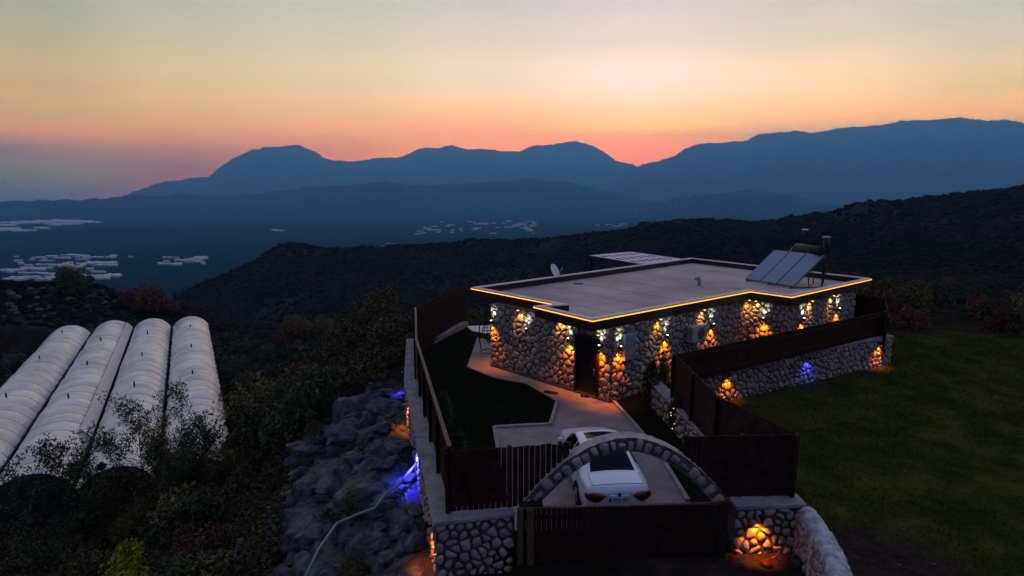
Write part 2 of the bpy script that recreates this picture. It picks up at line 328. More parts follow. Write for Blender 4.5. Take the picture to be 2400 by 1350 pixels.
# ------------------------------------------------------------------ haze
hb = MB(); hb.box(0, 0, (PLAIN - 30 + 2300) / 2, 48000, 48000, 2300 - PLAIN + 30)
hm = bpy.data.materials.new('haze'); hm.use_nodes = True; t = hm.node_tree; t.nodes.clear()
pv = t.nodes.new('ShaderNodeVolumePrincipled'); pv.inputs['Color'].default_value = (.175, .47, .95, 1); pv.inputs['Density'].default_value = 1.22e-4; pv.inputs['Anisotropy'].default_value = .5
ou = t.nodes.new('ShaderNodeOutputMaterial'); t.links.new(pv.outputs[0], ou.inputs['Volume'])
tag(hb.build('haze', hm), 'thin blue evening haze filling the valley', kind='stuff')
# ------------------------------------------------------------------ stone masonry
def stone_mat():
    m = bpy.data.materials.new('field_stone'); m.use_nodes = True; t = m.node_tree; p = t.nodes['Principled BSDF']
    p.inputs['Roughness'].default_value = .85; p.inputs['Specular IOR Level'].default_value = .25
    g = t.nodes.new('ShaderNodeNewGeometry'); cr = t.nodes.new('ShaderNodeValToRGB'); cr.color_ramp.interpolation = 'LINEAR'
    for i, (a, c_) in enumerate(((0, (.22,.18,.165)), (.25, (.34,.29,.26)), (.5, (.42,.34,.29)), (.7, (.30,.25,.245)), (.88, (.50,.42,.35)), (1, (.36,.235,.18)))):
        e = cr.color_ramp.elements[i] if i < 2 else cr.color_ramp.elements.new(a); e.position = a; e.color = (*c_, 1)
    t.links.new(g.outputs['Random Per Island'], cr.inputs[0])
    n = t.nodes.new('ShaderNodeTexNoise'); n.inputs['Scale'].default_value = 9; n.inputs['Detail'].default_value = 8; n.inputs['Roughness'].default_value = .7; t.links.new(g.outputs['Position'], n.inputs['Vector'])
    mr_ = t.nodes.new('ShaderNodeMapRange'); mr_.inputs[1].default_value = .3; mr_.inputs[2].default_value = .7; mr_.inputs[3].default_value = .55; mr_.inputs[4].default_value = 1.2; t.links.new(n.outputs[0], mr_.inputs[0])
    mu = t.nodes.new('ShaderNodeMix'); mu.data_type = 'RGBA'; mu.blend_type = 'MULTIPLY'; mu.inputs[0].default_value = 1
    t.links.new(cr.outputs[0], mu.inputs[6]); t.links.new(mr_.outputs[0], mu.inputs[7]); t.links.new(mu.outputs[2], p.inputs['Base Color'])
    b = t.nodes.new('ShaderNodeBump'); b.inputs['Distance'].default_value = .02; n2 = t.nodes.new('ShaderNodeTexNoise'); n2.inputs['Scale'].default_value = 22; n2.inputs['Detail'].default_value = 8; t.links.new(g.outputs['Position'], n2.inputs['Vector'])
    t.links.new(n2.outputs[0], b.inputs['Height']); t.links.new(b.outputs[0], p.inputs['Normal']); return m
STONE = stone_mat()
MORTAR = mat('mortar', (.080,.062,.058), .95, var=.4, vscale=6, bump=.8, bscale=14)
COPING = mat('concrete_coping', (.26,.245,.27), .8, var=.28, vscale=2.2, bump=.3, bscale=30)
def clip(poly, nx, ny, c):                      # keep nx*x+ny*y <= c
    out = []
    for i in range(len(poly)):
        a, b = poly[i], poly[(i + 1) % len(poly)]; da = nx * a[0] + ny * a[1] - c; db = nx * b[0] + ny * b[1] - c
        if da <= 0: out.append(a)
        if (da < 0 < db) or (db < 0 < da): k = da / (da - db); out.append((a[0] + (b[0] - a[0]) * k, a[1] + (b[1] - a[1]) * k))
    return out
def stones(mb, a, b, z0, z1, size=.34, gap=.03, seed=1, out=.055, rects=None, n_out=None, irregular=.5, aspect=1.0):
    """Voronoi field stones laid on the vertical face from a to b; the outside is to the right of a->b unless n_out is given."""
    rnd = random.Random(seed); L = math.hypot(b[0] - a[0], b[1] - a[1]); ux, uy = (b[0] - a[0]) / L, (b[1] - a[1]) / L
    nx, ny = n_out or (uy, -ux)
    rects = rects or [(0, L, z0, z1)]
    for s0, s1, t0, t1 in rects:
        cw = size * aspect; nc, nr = max(1, round((s1 - s0) / cw)), max(1, round((t1 - t0) / size)); cw, ch = (s1 - s0) / nc, (t1 - t0) / nr
        pts = {}
        for j in range(-1, nr + 1):
            for i in range(-1, nc + 2):
                pts[i, j] = (s0 + (i + .5 + (.5 if j % 2 else 0) - .25 + rnd.uniform(-irregular, irregular)) * cw, t0 + (j + .5 + rnd.uniform(-irregular, irregular)) * ch)
        for (i, j), (px, py) in pts.items():
            if not (s0 - .1 < px < s1 + .1 and t0 - .1 < py < t1 + .1): continue
            poly = [(s0 + .01, t0), (s1 - .01, t0), (s1 - .01, t1), (s0 + .01, t1)]; gg = gap * rnd.uniform(.6, 1.5)
            for di in (-2, -1, 0, 1, 2):
                for dj in (-2, -1, 0, 1, 2):
                    q = pts.get((i + di, j + dj))
                    if q is None or (di == 0 and dj == 0): continue
                    ex, ey = q[0] - px, q[1] - py; l = math.hypot(ex, ey)
                    if l < .02: continue
                    ex /= l; ey /= l; poly = clip(poly, ex, ey, ex * px + ey * py + l / 2 - gg)
                    if len(poly) < 3: break
                if len(poly) < 3: break
            if len(poly) < 3: continue
            ar = abs(sum(poly[k][0] * poly[(k + 1) % len(poly)][1] - poly[(k + 1) % len(poly)][0] * poly[k][1] for k in range(len(poly)))) / 2
            if ar < .004: continue
            for _ in range(1 if rnd.random() < .65 else 2):
                poly = [q for k in range(len(poly)) for q in ((poly[k][0] * .75 + poly[(k + 1) % len(poly)][0] * .25, poly[k][1] * .75 + poly[(k + 1) % len(poly)][1] * .25), (poly[k][0] * .25 + poly[(k + 1) % len(poly)][0] * .75, poly[k][1] * .25 + poly[(k + 1) % len(poly)][1] * .75))]
            cx = sum(p[0] for p in poly) / len(poly); cy = sum(p[1] for p in poly) / len(poly); h = out * rnd.uniform(.55, 1.35); tx, ty = rnd.uniform(-.12, .12), rnd.uniform(-.12, .12)
            vs = []
            for sc, d in ((1.0, -.01), (.97, .55), (.80, .95)):
                for (x, y) in poly:
                    X = cx + (x - cx) * sc; Y = cy + (y - cy) * sc; D = h * d * (1 if d < 0 else 1) + (0 if d < .9 else (X - cx) * tx + (Y - cy) * ty + rnd.uniform(-.006, .006))
                    if d > 0: D = max(.006, D)
                    vs.append((a[0] + ux * X + nx * D, a[1] + uy * X + ny * D, Y))
            D = h * 1.02; vs.append((a[0] + ux * cx + nx * D, a[1] + uy * cx + ny * D, cy))
            n = len(poly); fs = []
            for k in range(n):
                k2 = (k + 1) % n
                fs += [(k, k2, n + k2, n + k), (n + k, n + k2, 2 * n + k2, 2 * n + k), (2 * n + k, 2 * n + k2, 3 * n)]
            mb.cur = 1; mb.add(vs, fs, True); mb.cur = 0
def wall_run(name, label, cat, pts, z0, z1, th=.38, cop=.44, coph=.1, inner=False, seed=1, size=.32, gap=.04, group=None, shade=None, cap_mat=None):
    """Masonry wall along pts; its outer face is to the right of the direction of travel."""
    t = thing(name, label, cat, (0, 0, 0), 0, group)
    w = MB(); c_ = MB()
    nrm = []
    for i in range(len(pts) - 1):
        (ax, ay), (bx, by) = pts[i], pts[i + 1]; L = math.hypot(bx - ax, by - ay); nrm.append(((by - ay) / L, -(bx - ax) / L))
    def off(i, d):                               # offset to the left (inwards)
        if i == 0: n = nrm[0]; k = 1
        elif i == len(pts) - 1: n = nrm[-1]; k = 1
        else:
            n1, n2 = nrm[i - 1], nrm[i]; n = (n1[0] + n2[0], n1[1] + n2[1]); l = math.hypot(*n); n = (n[0] / l, n[1] / l); k = 1 / (n[0] * n1[0] + n[1] * n1[1])
        return (pts[i][0] - n[0] * d * k, pts[i][1] - n[1] * d * k)
    Z0 = z0 if isinstance(z0, (list, tuple)) else [z0] * len(pts); Z1 = z1 if isinstance(z1, (list, tuple)) else [z1] * len(pts)
    for i in range(len(pts) - 1):
        q = [pts[i], pts[i + 1], off(i + 1, th), off(i, th)]
        zz0 = [Z0[i], Z0[i + 1], Z0[i + 1], Z0[i]]; zz1 = [Z1[i] - coph, Z1[i + 1] - coph, Z1[i + 1] - coph, Z1[i] - coph]
        w.prism(q, zz0, zz1)
        o0, o1 = off(i, -.06), off(i + 1, -.06); i0, i1 = off(i, cop), off(i + 1, cop)
        c_.prism([o0, o1, i1, i0], [Z1[i] - coph + .003, Z1[i + 1] - coph + .003, Z1[i + 1] - coph + .003, Z1[i] - coph + .003], [Z1[i], Z1[i + 1], Z1[i + 1], Z1[i]])
        stones(w, pts[i], pts[i + 1], min(Z0[i], Z0[i + 1]), min(Z1[i], Z1[i + 1]) - coph - .02, size, gap, seed + i, irregular=.5)
        if inner: stones(w, off(i + 1, th), off(i, th), 0, min(Z1[i], Z1[i + 1]) - coph - .02, size, gap, seed + i + 50)
    w.build('wall', [MORTAR, STONE], t); c_.build('coping', cap_mat or COPING, t, bevel=.012)
    return t
WOOD = mat('stained_timber', (.032,.015,.0125), .7, var=.45, vscale=5, spec=.08, bump=.3, bscale=40)
RAIL = mat('timber_rail', (.085,.045,.045), .6, var=.3, vscale=6)
def fence_run(label, pts, z0, z1, board=.115, gap=.012, rail_top=True, cut=None, seed=3, group=None, jag=.0, posts=2.0, tilt=0.0):
    t = thing('wooden_fence', label, 'fence', (pts[0][0], pts[0][1], 0), 0, group); ox, oy = pts[0]
    rnd = random.Random(seed); b = MB(); r = MB()
    for i in range(len(pts) - 1):
        (ax, ay), (bx, by) = pts[i], pts[i + 1]; L = math.hypot(bx - ax, by - ay); ux, uy = (bx - ax) / L, (by - ay) / L; ang = math.atan2(uy, ux)
        n = int(L / (board + gap)); step = L / n
        for k in range(n):
            s = (k + .5) * step; x = ax + ux * s - ox; y = ay + uy * s - oy; lo = z0 + rnd.uniform(0, .02); hi = z1 + rnd.uniform(-jag, jag)
            if cut: lo = max(lo, cut(ax + ux * s, ay + uy * s))
            if hi - lo < .05: continue
            b.box(x, y, (lo + hi) / 2, step - gap, .022, hi - lo, ang + tilt + rnd.uniform(-.03, .03))
        if not cut:
            for zz in (z0 + .25, z1 - .22):
                r.beam((ax - ox + uy * .04, ay - oy - ux * .04, zz), (bx - ox + uy * .04, by - oy - ux * .04, zz), .05, .09)
        m = max(1, round(L / posts))
        for k in range(m + 1):
            if i > 0 and k == 0: continue
            s = L * k / m; x = ax + ux * s - ox; y = ay + uy * s - oy; lo = z0
            if cut: lo = max(lo, cut(ax + ux * s, ay + uy * s))
            if z1 - lo < .2: continue
            MB().box(x - uy * .07, y + ux * .07, (lo + z1) / 2, .09, .09, z1 - lo, ang).build('post', WOOD, t)
        if rail_top and not cut:
            MB().beam((ax - ox, ay - oy, z1 + .02), (bx - ox, by - oy, z1 + .02), .1, .04).build('top_rail', RAIL, t)
    b.build('boards', WOOD, t)
    if r.v: r.build('rail', WOOD, t)
    return t

# ------------------------------------------------------------------ yard and paving
GRASS_D = mat('lawn', (.006,.011,.004), .95, var=.5, vscale=8, spec=.05, bump=1, bscale=60)
PAVE = bpy.data.materials.new('paving'); PAVE.use_nodes = True
def _pave():
    t = PAVE.node_tree; p = t.nodes['Principled BSDF']; p.inputs['Roughness'].default_value = .75; p.inputs['Specular IOR Level'].default_value = .3
    g = t.nodes.new('ShaderNodeNewGeometry'); mp = t.nodes.new('ShaderNodeMapping'); mp.inputs['Rotation'].default_value = (0, 0, R(38)); t.links.new(g.outputs['Position'], mp.inputs[0])
    br = t.nodes.new('ShaderNodeTexBrick'); br.inputs['Scale'].default_value = 1; br.inputs['Brick Width'].default_value = .6; br.inputs['Row Height'].default_value = .6; br.offset = 0; br.inputs['Mortar Size'].default_value = .006
    br.inputs['Color1'].default_value = (.25,.215,.21,1); br.inputs['Color2'].default_value = (.30,.26,.25,1); br.inputs['Mortar'].default_value = (.12,.10,.10,1); t.links.new(mp.outputs[0], br.inputs[0])
    n = t.nodes.new('ShaderNodeTexNoise'); n.inputs['Scale'].default_value = 1.1; n.inputs['Detail'].default_value = 7; t.links.new(g.outputs['Position'], n.inputs['Vector'])
    m_ = t.nodes.new('ShaderNodeMapRange'); m_.inputs[1].default_value = .3; m_.inputs[2].default_value = .7; m_.inputs[3].default_value = .75; m_.inputs[4].default_value = 1.15; t.links.new(n.outputs[0], m_.inputs[0])
    mu = t.nodes.new('ShaderNodeMix'); mu.data_type = 'RGBA'; mu.blend_type = 'MULTIPLY'; mu.inputs[0].default_value = 1; t.links.new(br.outputs[0], mu.inputs[6]); t.links.new(m_.outputs[0], mu.inputs[7]); t.links.new(mu.outputs[2], p.inputs['Base Color'])
_pave()
y_ = MB(); y_.prism([(-1.55,12.1),(6.75,13.1),(5.9,21.1),(7.0,23.4),(18.4,29.2),(22,39),(9,46.5),(-3.0,36.8),(-5.0,28.4),(-3.9,21.9)], -.6, -.004)
tag(y_.build('lawn', GRASS_D), kind='structure')
pp = [at(*q) for q in ((1118,792),(1095,860),(1125,873),(1165,888),(1232,899),(1306,942),(1290,998),(1158,1005),(1168,1060))] + [(.05,13.0),(4.75,13.2)] + [at(*q) for q in ((1612,1178),(1540,1060),(1480,990),(1437,943),(1415,932),(1150,857),(1160,800))]
y_ = MB(); y_.prism(pp, -.02, .02); tag(y_.build('paved_path', PAVE), kind='structure')
y_ = MB(); y_.prism([at(*q) for q in ((1094,765),(1106,776),(1150,784),(1165,762))], -.02, .02); tag(y_.build('paved_terrace', mat('lamplit_tile', (.78,.74,.74), .6, var=.1)), kind='structure')  # near-white tone: lamplight on the terrace is put into the tile colour
kerb = MB()
KERB = mat('kerb_stone', (.30,.27,.27), .8, var=.2, bump=.3)
kp = [at(*q) for q in ((1168,1062),(1158,1005),(1290,998),(1306,942))]
for a_, b_ in zip(kp, kp[1:]): kerb.beam((*a_, .05), (*b_, .05), .12, .12)
kp = [at(*q) for q in ((1437,943),(1480,990),(1540,1060),(1612,1178))]
for a_, b_ in zip(kp, kp[1:]): kerb.beam((*a_, .05), (*b_, .05), .12, .12)
tag(kerb.build('kerb', KERB), kind='structure')

# ------------------------------------------------------------------ perimeter walls and fences
A0, A1 = (.16, 12.5), (5.2, 12.78)            # feet of the arch
PW = [(-5.3,28.4),(-4.22,21.9),(-1.72,11.95),(A0[0] - .1, 12.35)]
wall_run('stone_wall', 'long left perimeter wall of field stone with broad pale coping above the rocks', 'wall', PW, [-1.6,-2.6,-1.3,-1.3], .9, cop=.5, size=.23, gap=.03, seed=11)
wall_run('stone_wall', 'short front stone wall right of the plank gate with one orange lamp', 'wall', [(A1[0] + .1, 12.62),(6.95,12.72),(6.95,13.5)], -1.2, .9, cop=.5, seed=23, size=.24, gap=.03)
wall_run('stone_wall', 'inner stone wall beside the small conifers, coping sloping down towards the arch', 'wall', [at(1690,1030,.9),at(1543,890,.9)], -.6, .9, th=.42, cop=.42, seed=31, inner=True, size=.3)
RWL, RWR = at(1625,873,1.3), at(2092,786,1.3)
wall_run('stone_wall', 'right retaining wall with blue lamp facing the grass field', 'wall', [RWL, RWR, (RWR[0] - .9, RWR[1] + 1.6)], -.9, 1.3, th=.4, cop=.42, seed=41, size=.27, gap=.026)
LB = thing('garden_edging', 'low pale stone edging wall along the foot of the far left fence', 'edging wall')
MB().beam((*at(1012,806), .15), (*at(1092,764), .15), .35, .3).build('coping', COPING, LB, bevel=.03)
ia = (0, 0)
GRP = None
fl = [(-1.42,12.3),(-3.75,21.95),(-4.85,28.35)]
fence_run('left side plank fence with two pale rails above the long stone wall', fl, .92, 2.5, seed=5)
fence_run('dark red plank fence closing the far left corner of the lawn', [(-4.85,28.35),(-2.9,36.3)], 0.0, 2.5, seed=6, rail_top=False)
AC = ((A0[0] + A1[0]) / 2, (A0[1] + A1[1]) / 2); AW = math.hypot(A1[0] - A0[0], A1[1] - A0[1]) / 2; AU = ((A1[0] - A0[0]) / (2 * AW), (A1[1] - A0[1]) / (2 * AW)); AB = 1.66; AZ = .92
def arch_z(x, y):
    u = abs((x - AC[0]) * AU[0] + (y - AC[1]) * AU[1]) / AW
    return AZ + AB * (1 - u ** 1.95) + .0 if u < 1 else -9
fence_run('front plank fence with saw-toothed board tops left of the stone arch', [(-1.42,12.3), (A0[0] + 1.15, 12.72)], .92, 2.42, cut=arch_z, seed=8, jag=.02, posts=1.6, tilt=.12)
fence_run('front plank fence right of the stone arch ending in a corner post', [(A1[0] - 1.05, 12.92), (6.86,13.02)], .92, 2.5, cut=arch_z, seed=9, jag=.015, posts=1.6, tilt=-.1)
fr = [(6.86,13.02), at(1684,929,2.5), at(1583,831,2.5)]
fence_run('dark plank fence stepping back from the front corner past the inner wall', fr, .9, 2.5, seed=12, rail_top=False)
fence_run('long dark plank fence standing on the right retaining wall', [at(1583,831,2.5), (RWR[0] - .35, RWR[1] + .1)], 1.31, 2.5, seed=13, rail_top=False)
fence_run('reddish end fence behind the right corner of the house', [at(2082,735,2.5), at(2075,700,2.5), at(2000,690,2.5)], .4, 2.5, seed=14, rail_top=False)

# arch
ar = thing('stone_arch', 'low stone arch over the gateway with the white car behind', 'arch', (AC[0], AC[1], AZ), math.atan2(AU[1], AU[0]))
am = MB(); N_ = 72; TH = .33; DP = .36
prof = [(-AW + 2 * AW * i / N_) for i in range(N_ + 1)]
def az_(x): return AB * (1 - min(1, abs(x / AW)) ** 1.95)
outer = []; inner_ = []
for x in prof:
    z = az_(x); dx = 1e-3; sl = (az_(x + dx) - az_(x - dx)) / (2 * dx); l = math.hypot(1, sl); outer.append((x, z)); inner_.append((x + sl / l * TH, z - TH / l))
inner_ = [(x, max(z, -.9 + .0)) for x, z in inner_]
vs = []; fs = []; rnd = random.Random(4)
for (ox, oz), (ix, iz) in zip(outer, inner_):
    j = rnd.uniform(-.012, .012)
    vs += [(ox, 0, oz + j), (ox, DP, oz + j), (ix, DP, iz), (ix, 0, iz)]
for i in range(N_):
    a_ = i * 4; b_ = a_ + 4
    fs += [(a_, b_, b_ + 1, a_ + 1), (a_ + 1, b_ + 1, b_ + 2, a_ + 2)]; fs2 = globals().setdefault('fs2', []); fs2 += [(a_ + 2, b_ + 2, b_ + 3, a_ + 3), (a_ + 3, b_ + 3, b_, a_)]
am.add(vs, fs); am.cur = 2; am.add(vs, fs2)
am.cur = 1                                    # ring of stones on the front face and the soffit
n_st = 22; rnd = random.Random(9)
def on_arc(k):                                # point between the outer and inner curve at fraction k
    i = max(0, min(N_, k * N_)); a_ = int(min(N_ - 1, i)); f_ = i - a_
    o = tuple(outer[a_][c] * (1 - f_) + outer[a_ + 1][c] * f_ for c in (0, 1)); q = tuple(inner_[a_][c] * (1 - f_) + inner_[a_ + 1][c] * f_ for c in (0, 1)); return o, q
for k in range(n_st):
    k0 = (k + rnd.uniform(.0, .22)) / n_st; k1 = (k + rnd.uniform(.7, 1.0)) / n_st; r0, r1 = rnd.uniform(.05, .42), rnd.uniform(.68, 1.04)
    pl = []
    for kk, rr_ in ((k0, r0), ((k0 + k1) / 2, r0 - .06), (k1, r0 + .04), (k1, (r0 + r1) / 2), (k1 - .004, r1), ((k0 + k1) / 2, r1 + .0), (k0, r1 - .03), (k0, (r0 + r1) / 2)):
        o, q = on_arc(kk); pl.append((o[0] + (q[0] - o[0]) * rr_, o[1] + (q[1] - o[1]) * rr_))
    cx = sum(p[0] for p in pl) / 8; cz = sum(p[1] for p in pl) / 8
    n8 = len(pl); v2 = [(x, .01, z) for x, z in pl] + [(cx + (x - cx) * .95, -.035, cz + (z - cz) * .95) for x, z in pl] + [(cx + (x - cx) * .75, -.055, cz + (z - cz) * .75) for x, z in pl] + [(cx, -.06, cz)]
    f2 = []
    for i in range(n8):
        j = (i + 1) % n8; f2 += [(i, j, n8 + j, n8 + i), (n8 + i, n8 + j, 2 * n8 + j, 2 * n8 + i), (2 * n8 + i, 2 * n8 + j, 3 * n8)]
    am.add(v2, f2, True)
am.build('arch_ring', [mat('arch_cement', (.34,.30,.32), .85, var=.2, vscale=4, bump=.4), STONE, mat('arch_mortar', (.10,.085,.085), .9, var=.4, vscale=6, bump=.6)], ar)

# plank gate
g0, g1 = (.2, 12.28), (4.98, 12.52)
gt = thing('plank_gate', 'wide dark plank gate with pale top edge across the driveway', 'gate', (g0[0], g0[1], 0), math.atan2(g1[1] - g0[1], g1[0] - g0[0]))
GL = math.hypot(g1[0] - g0[0], g1[1] - g0[1]); gb = MB(); nb = 40; rnd = random.Random(3)
for k in range(nb): gb.box((k + .5) * GL / nb, rnd.uniform(-.003, .003), .2, GL / nb - .008, .03, 1.6)
gb.build('boards', WOOD, gt)
MB().beam((0, 0, 1.02), (GL, 0, 1.02), .07, .035).build('top_rail', RAIL, gt)
for zz in (-.35, .75): MB().beam((0, .05, zz), (GL, .05, zz), .05, .1).build('rail', WOOD, gt)
PM = mat('gate_post_paint', (.10,.065,.03), .5, var=.2)
MB().box(-.02, -.05, .2, .13, .1, 1.7).build('post', PM, gt); MB().box(.22, -.05, .2, .16, .1, 1.64).build('post', PM, gt)
MB().box(GL - .02, -.02, .2, .2, .12, 1.7).build('post', WOOD, gt)
MB().box(.25, .12, 1.03, .55, .2, .12).build('gate_motor', mat('dark_metal', (.02,.022,.024), .4, metal=.4), gt, bevel=.02)

# rough low wall running towards the camera on the right
rw = thing('rubble_wall', 'rough rubble wall with pale crumbly mortar top right of the lamp corner', 'wall')
path = [at(1893,1190,.85), at(1925,1235,.85), at(1955,1290,.85), at(1975,1350,.8), at(1990,1450,.7)]
m_ = MB(); m_.cur = 0
rnd = random.Random(8); sec = []; NP = 60
for i in range(NP + 1):
    k = i / NP * (len(path) - 1); a_ = int(min(len(path) - 2, k)); f_ = k - a_; x = path[a_][0] * (1 - f_) + path[a_ + 1][0] * f_; y = path[a_][1] * (1 - f_) + path[a_ + 1][1] * f_
    dx, dy = path[a_ + 1][0] - path[a_][0], path[a_ + 1][1] - path[a_][1]; l = math.hypot(dx, dy); nx, ny = -dy / l, dx / l; w = .17 + rnd.uniform(-.03, .03) + .06 * min(1, i / 12); z = .85 - .0025 * i + rnd.uniform(-.02, .02)
    sec.append([(x + nx * q * w, y + ny * q * w, zz) for q, zz in ((1.15, -1.2), (1.05, z - .1), (.8 + rnd.uniform(-.1, .1), z - .02), (.2, z + rnd.uniform(0, .03)), (-.5, z + rnd.uniform(0, .03)), (-.95 + rnd.uniform(-.1, .1), z - .05), (-1.15, -1.2))])
m_.add([p for s in sec for p in s], [(i * 7 + j, i * 7 + j + 1, (i + 1) * 7 + j + 1, (i + 1) * 7 + j) for i in range(NP) for j in range(6)], True)
for i in range(len(path) - 1):
    dx, dy = path[i + 1][0] - path[i][0], path[i + 1][1] - path[i][1]; l = math.hypot(dx, dy); nx, ny = dy / l * .21, -dx / l * .21
    stones(m_, (path[i][0] + nx, path[i][1] + ny), (path[i + 1][0] + nx, path[i + 1][1] + ny), -1.1, .72, .2, .02, 60 + i)
m_.build('wall', [mat('rough_mortar', (.42,.43,.46), .95, var=.35, vscale=5, bump=1.5, bscale=16), STONE], rw)

# ------------------------------------------------------------------ house
HA = R(38.5); HU = (math.cos(HA), math.sin(HA)); HV = (-HU[1], HU[0]); HO = at(1430, 945)
def huv(u, v): return (HO[0] + HU[0] * u + HV[0] * v, HO[1] + HU[1] * u + HV[1] * v)
def hit(px, py, p, n):                         # where the sight line of a pixel meets the vertical plane through p
    r = ray(px, py); t = ((p[0]) * n[0] + p[1] * n[1]) / (r[0] * n[0] + r[1] * n[1]); return (r[0] * t, r[1] * t, H + r[2] * t)
ZR, ZS, ZD = 3.54, 3.06, 3.2
house = thing('stone_house', 'single storey stone house with flat roof edged by a glowing orange light strip', 'house', (HO[0], HO[1], 0))
hx, hy = HO
def rel(p): return (p[0] - hx, p[1] - hy)
WLc = at(1152, 858); I1 = huv(9.85, .0); I2 = huv(9.9, -2.0); I3 = huv(17.3, -2.05)
roofp = [at(*q, ZR) for q in ((1105,673),(1310,712),(1252,716),(1388,748),(1760,680),(1855,693),(2042,652),(1620,604))]
RB = roofp[7]
foot = [WLc, HO, I1, I2, I3, (RB[0] + 4.2, RB[1] - 4.6), (RB[0] - .5, RB[1] - 1.3)]
hw = MB(); hw.prism([rel(p) for p in foot], -.3, ZS)
def dist(a, b): return math.hypot(a[0] - b[0], a[1] - b[1])
n_l = (-(HO[1] - WLc[1]), HO[0] - WLc[0]); ln_ = math.hypot(*n_l); n_l = (n_l[0] / ln_, n_l[1] / ln_)
dl = dist(hit(1349, 850, HO, n_l)[:2], WLc); dr = dist(hit(1404, 850, HO, n_l)[:2], WLc); dz = 2.42; LWL = dist(WLc, HO)
stones(hw, rel(WLc), rel(HO), .12, ZS, .29, .020, 101, rects=[(0, dl - .04, .12, ZS - .01), (dr + .04, LWL, .02, ZS - .01), (dl - .04, dr + .04, dz + .1, ZS - .01)])
stones(hw, rel(HO), rel(I1), .0, ZS - .01, .29, .021, 102); stones(hw, rel(I1), rel(I2), 0, ZS - .01, .29, .021, 103); stones(hw, rel(I2), rel(I3), 0, ZS - .01, .29, .021, 104)
hw.build('wall', [MORTAR, STONE], house)
MB().beam((*rel(WLc), .06), (*rel(HO), .06), .16, .12).build('plinth', mat('plinth', (.10,.08,.08), .9, var=.2), house)
# door
ul = ((HO[0] - WLc[0]) / LWL, (HO[1] - WLc[1]) / LWL); no = (ul[1], -ul[0])
def lw(s, o, z): return (WLc[0] + ul[0] * s + no[0] * o - hx, WLc[1] + ul[1] * s + no[1] * o - hy, z)
DK = mat('dark_door', (.006,.008,.014), .3, spec=.4); ang_l = math.atan2(ul[1], ul[0])
c0 = lw((dl + dr) / 2, .012, dz / 2 + .02); door = MB().box(c0[0], c0[1], c0[2], dr - dl - .14, .03, dz - .06, ang_l).build('door', DK, house)
for s in (dl + .035, dr - .035): c0 = lw(s, .03, dz / 2 + .02); MB().box(c0[0], c0[1], c0[2], .07, .1, dz, ang_l).build('door_frame', mat('door_frame', (.02,.012,.010), .5), door)
c0 = lw((dl + dr) / 2, .03, dz + .05); MB().box(c0[0], c0[1], c0[2], dr - dl, .1, .07, ang_l).build('door_frame', mat('door_frame'), door)
p0 = lw(dr - .2, .05, .95); p1 = lw(dr - .2, .05, 1.25); MB().tube([p0, p1], .015).build('handle', mat('steel', (.5,.5,.52), .3, metal=1), door)
# roof
FASC = mat('fascia', (.012,.010,.011), .5, var=.3, spec=.3); DECK = mat('roof_deck', (.38,.32,.325), .8, var=.24, vscale=.35, bump=.25, bscale=5)
rp = [rel(p) for p in roofp]; nR = len(rp)
def inset(poly, d):
    out = []
    for i in range(len(poly)):
        a, b, c_ = Vector(poly[i - 1]), Vector(poly[i]), Vector(poly[(i + 1) % len(poly)]); e1 = (b - a).normalized(); e2 = (c_ - b).normalized(); n1 = Vector((-e1.y, e1.x)); n2 = Vector((-e2.y, e2.x))
        m = (n1 + n2).normalized(); out.append(tuple(b + m * (d / max(.25, m.dot(n1)))))
    return out
area = sum(rp[i][0] * rp[(i + 1) % nR][1] - rp[(i + 1) % nR][0] * rp[i][1] for i in range(nR))
if area < 0: rp = rp[::-1]
ri = inset(rp, .24); ro_ = inset(rp, .02)
roof = MB().prism(inset(rp, .1), ZS, ZD).build('roof', [DECK], house)
pb = MB()
for i in range(nR):
    j = (i + 1) % nR; a_, b_, c_, d_ = ro_[i], ro_[j], ri[j], ri[i]; a2, b2 = a_, b_
    pb.add([(*a_, ZS - .004), (*b_, ZS - .004), (*c_, ZS - .004), (*d_, ZS - .004), (*a_, ZR - .05), (*b_, ZR - .05), (*c_, ZR - .05), (*d_, ZR - .05)], [(0,1,5,4), (2,3,7,6), (4,5,6,7), (3,2,1,0)])
pb.build('parapet', FASC, roof)
cb = MB(); ro2 = inset(rp, -.015); ri2 = inset(rp, .26)
for i in range(nR):
    j = (i + 1) % nR
    cb.add([(*ro2[i], ZR - .047), (*ro2[j], ZR - .047), (*ri2[j], ZR - .047), (*ri2[i], ZR - .047), (*ro2[i], ZR), (*ro2[j], ZR), (*ri2[j], ZR), (*ri2[i], ZR)], [(0,1,5,4), (2,3,7,6), (4,5,6,7), (3,2,1,0)])
cb.build('parapet_cap', mat('pale_cap', (.62,.54,.58), .6, var=.1), roof)
LED = mat('led_strip', (.3,.1,.02), .5, emit=(1, .42, .045), estr=2.2)
ro3 = inset(rp, -.02)
order = [rel(p) for p in roofp[:7]]
for a_, b_ in zip(order, order[1:]):
    ia_ = min(range(nR), key=lambda k: dist(rp[k], a_)); ib_ = min(range(nR), key=lambda k: dist(rp[k], b_))
    MB().beam((*ro3[ia_], ZR - .085), (*ro3[ib_], ZR - .08), .03, .032).build('light_strip', LED, roof)
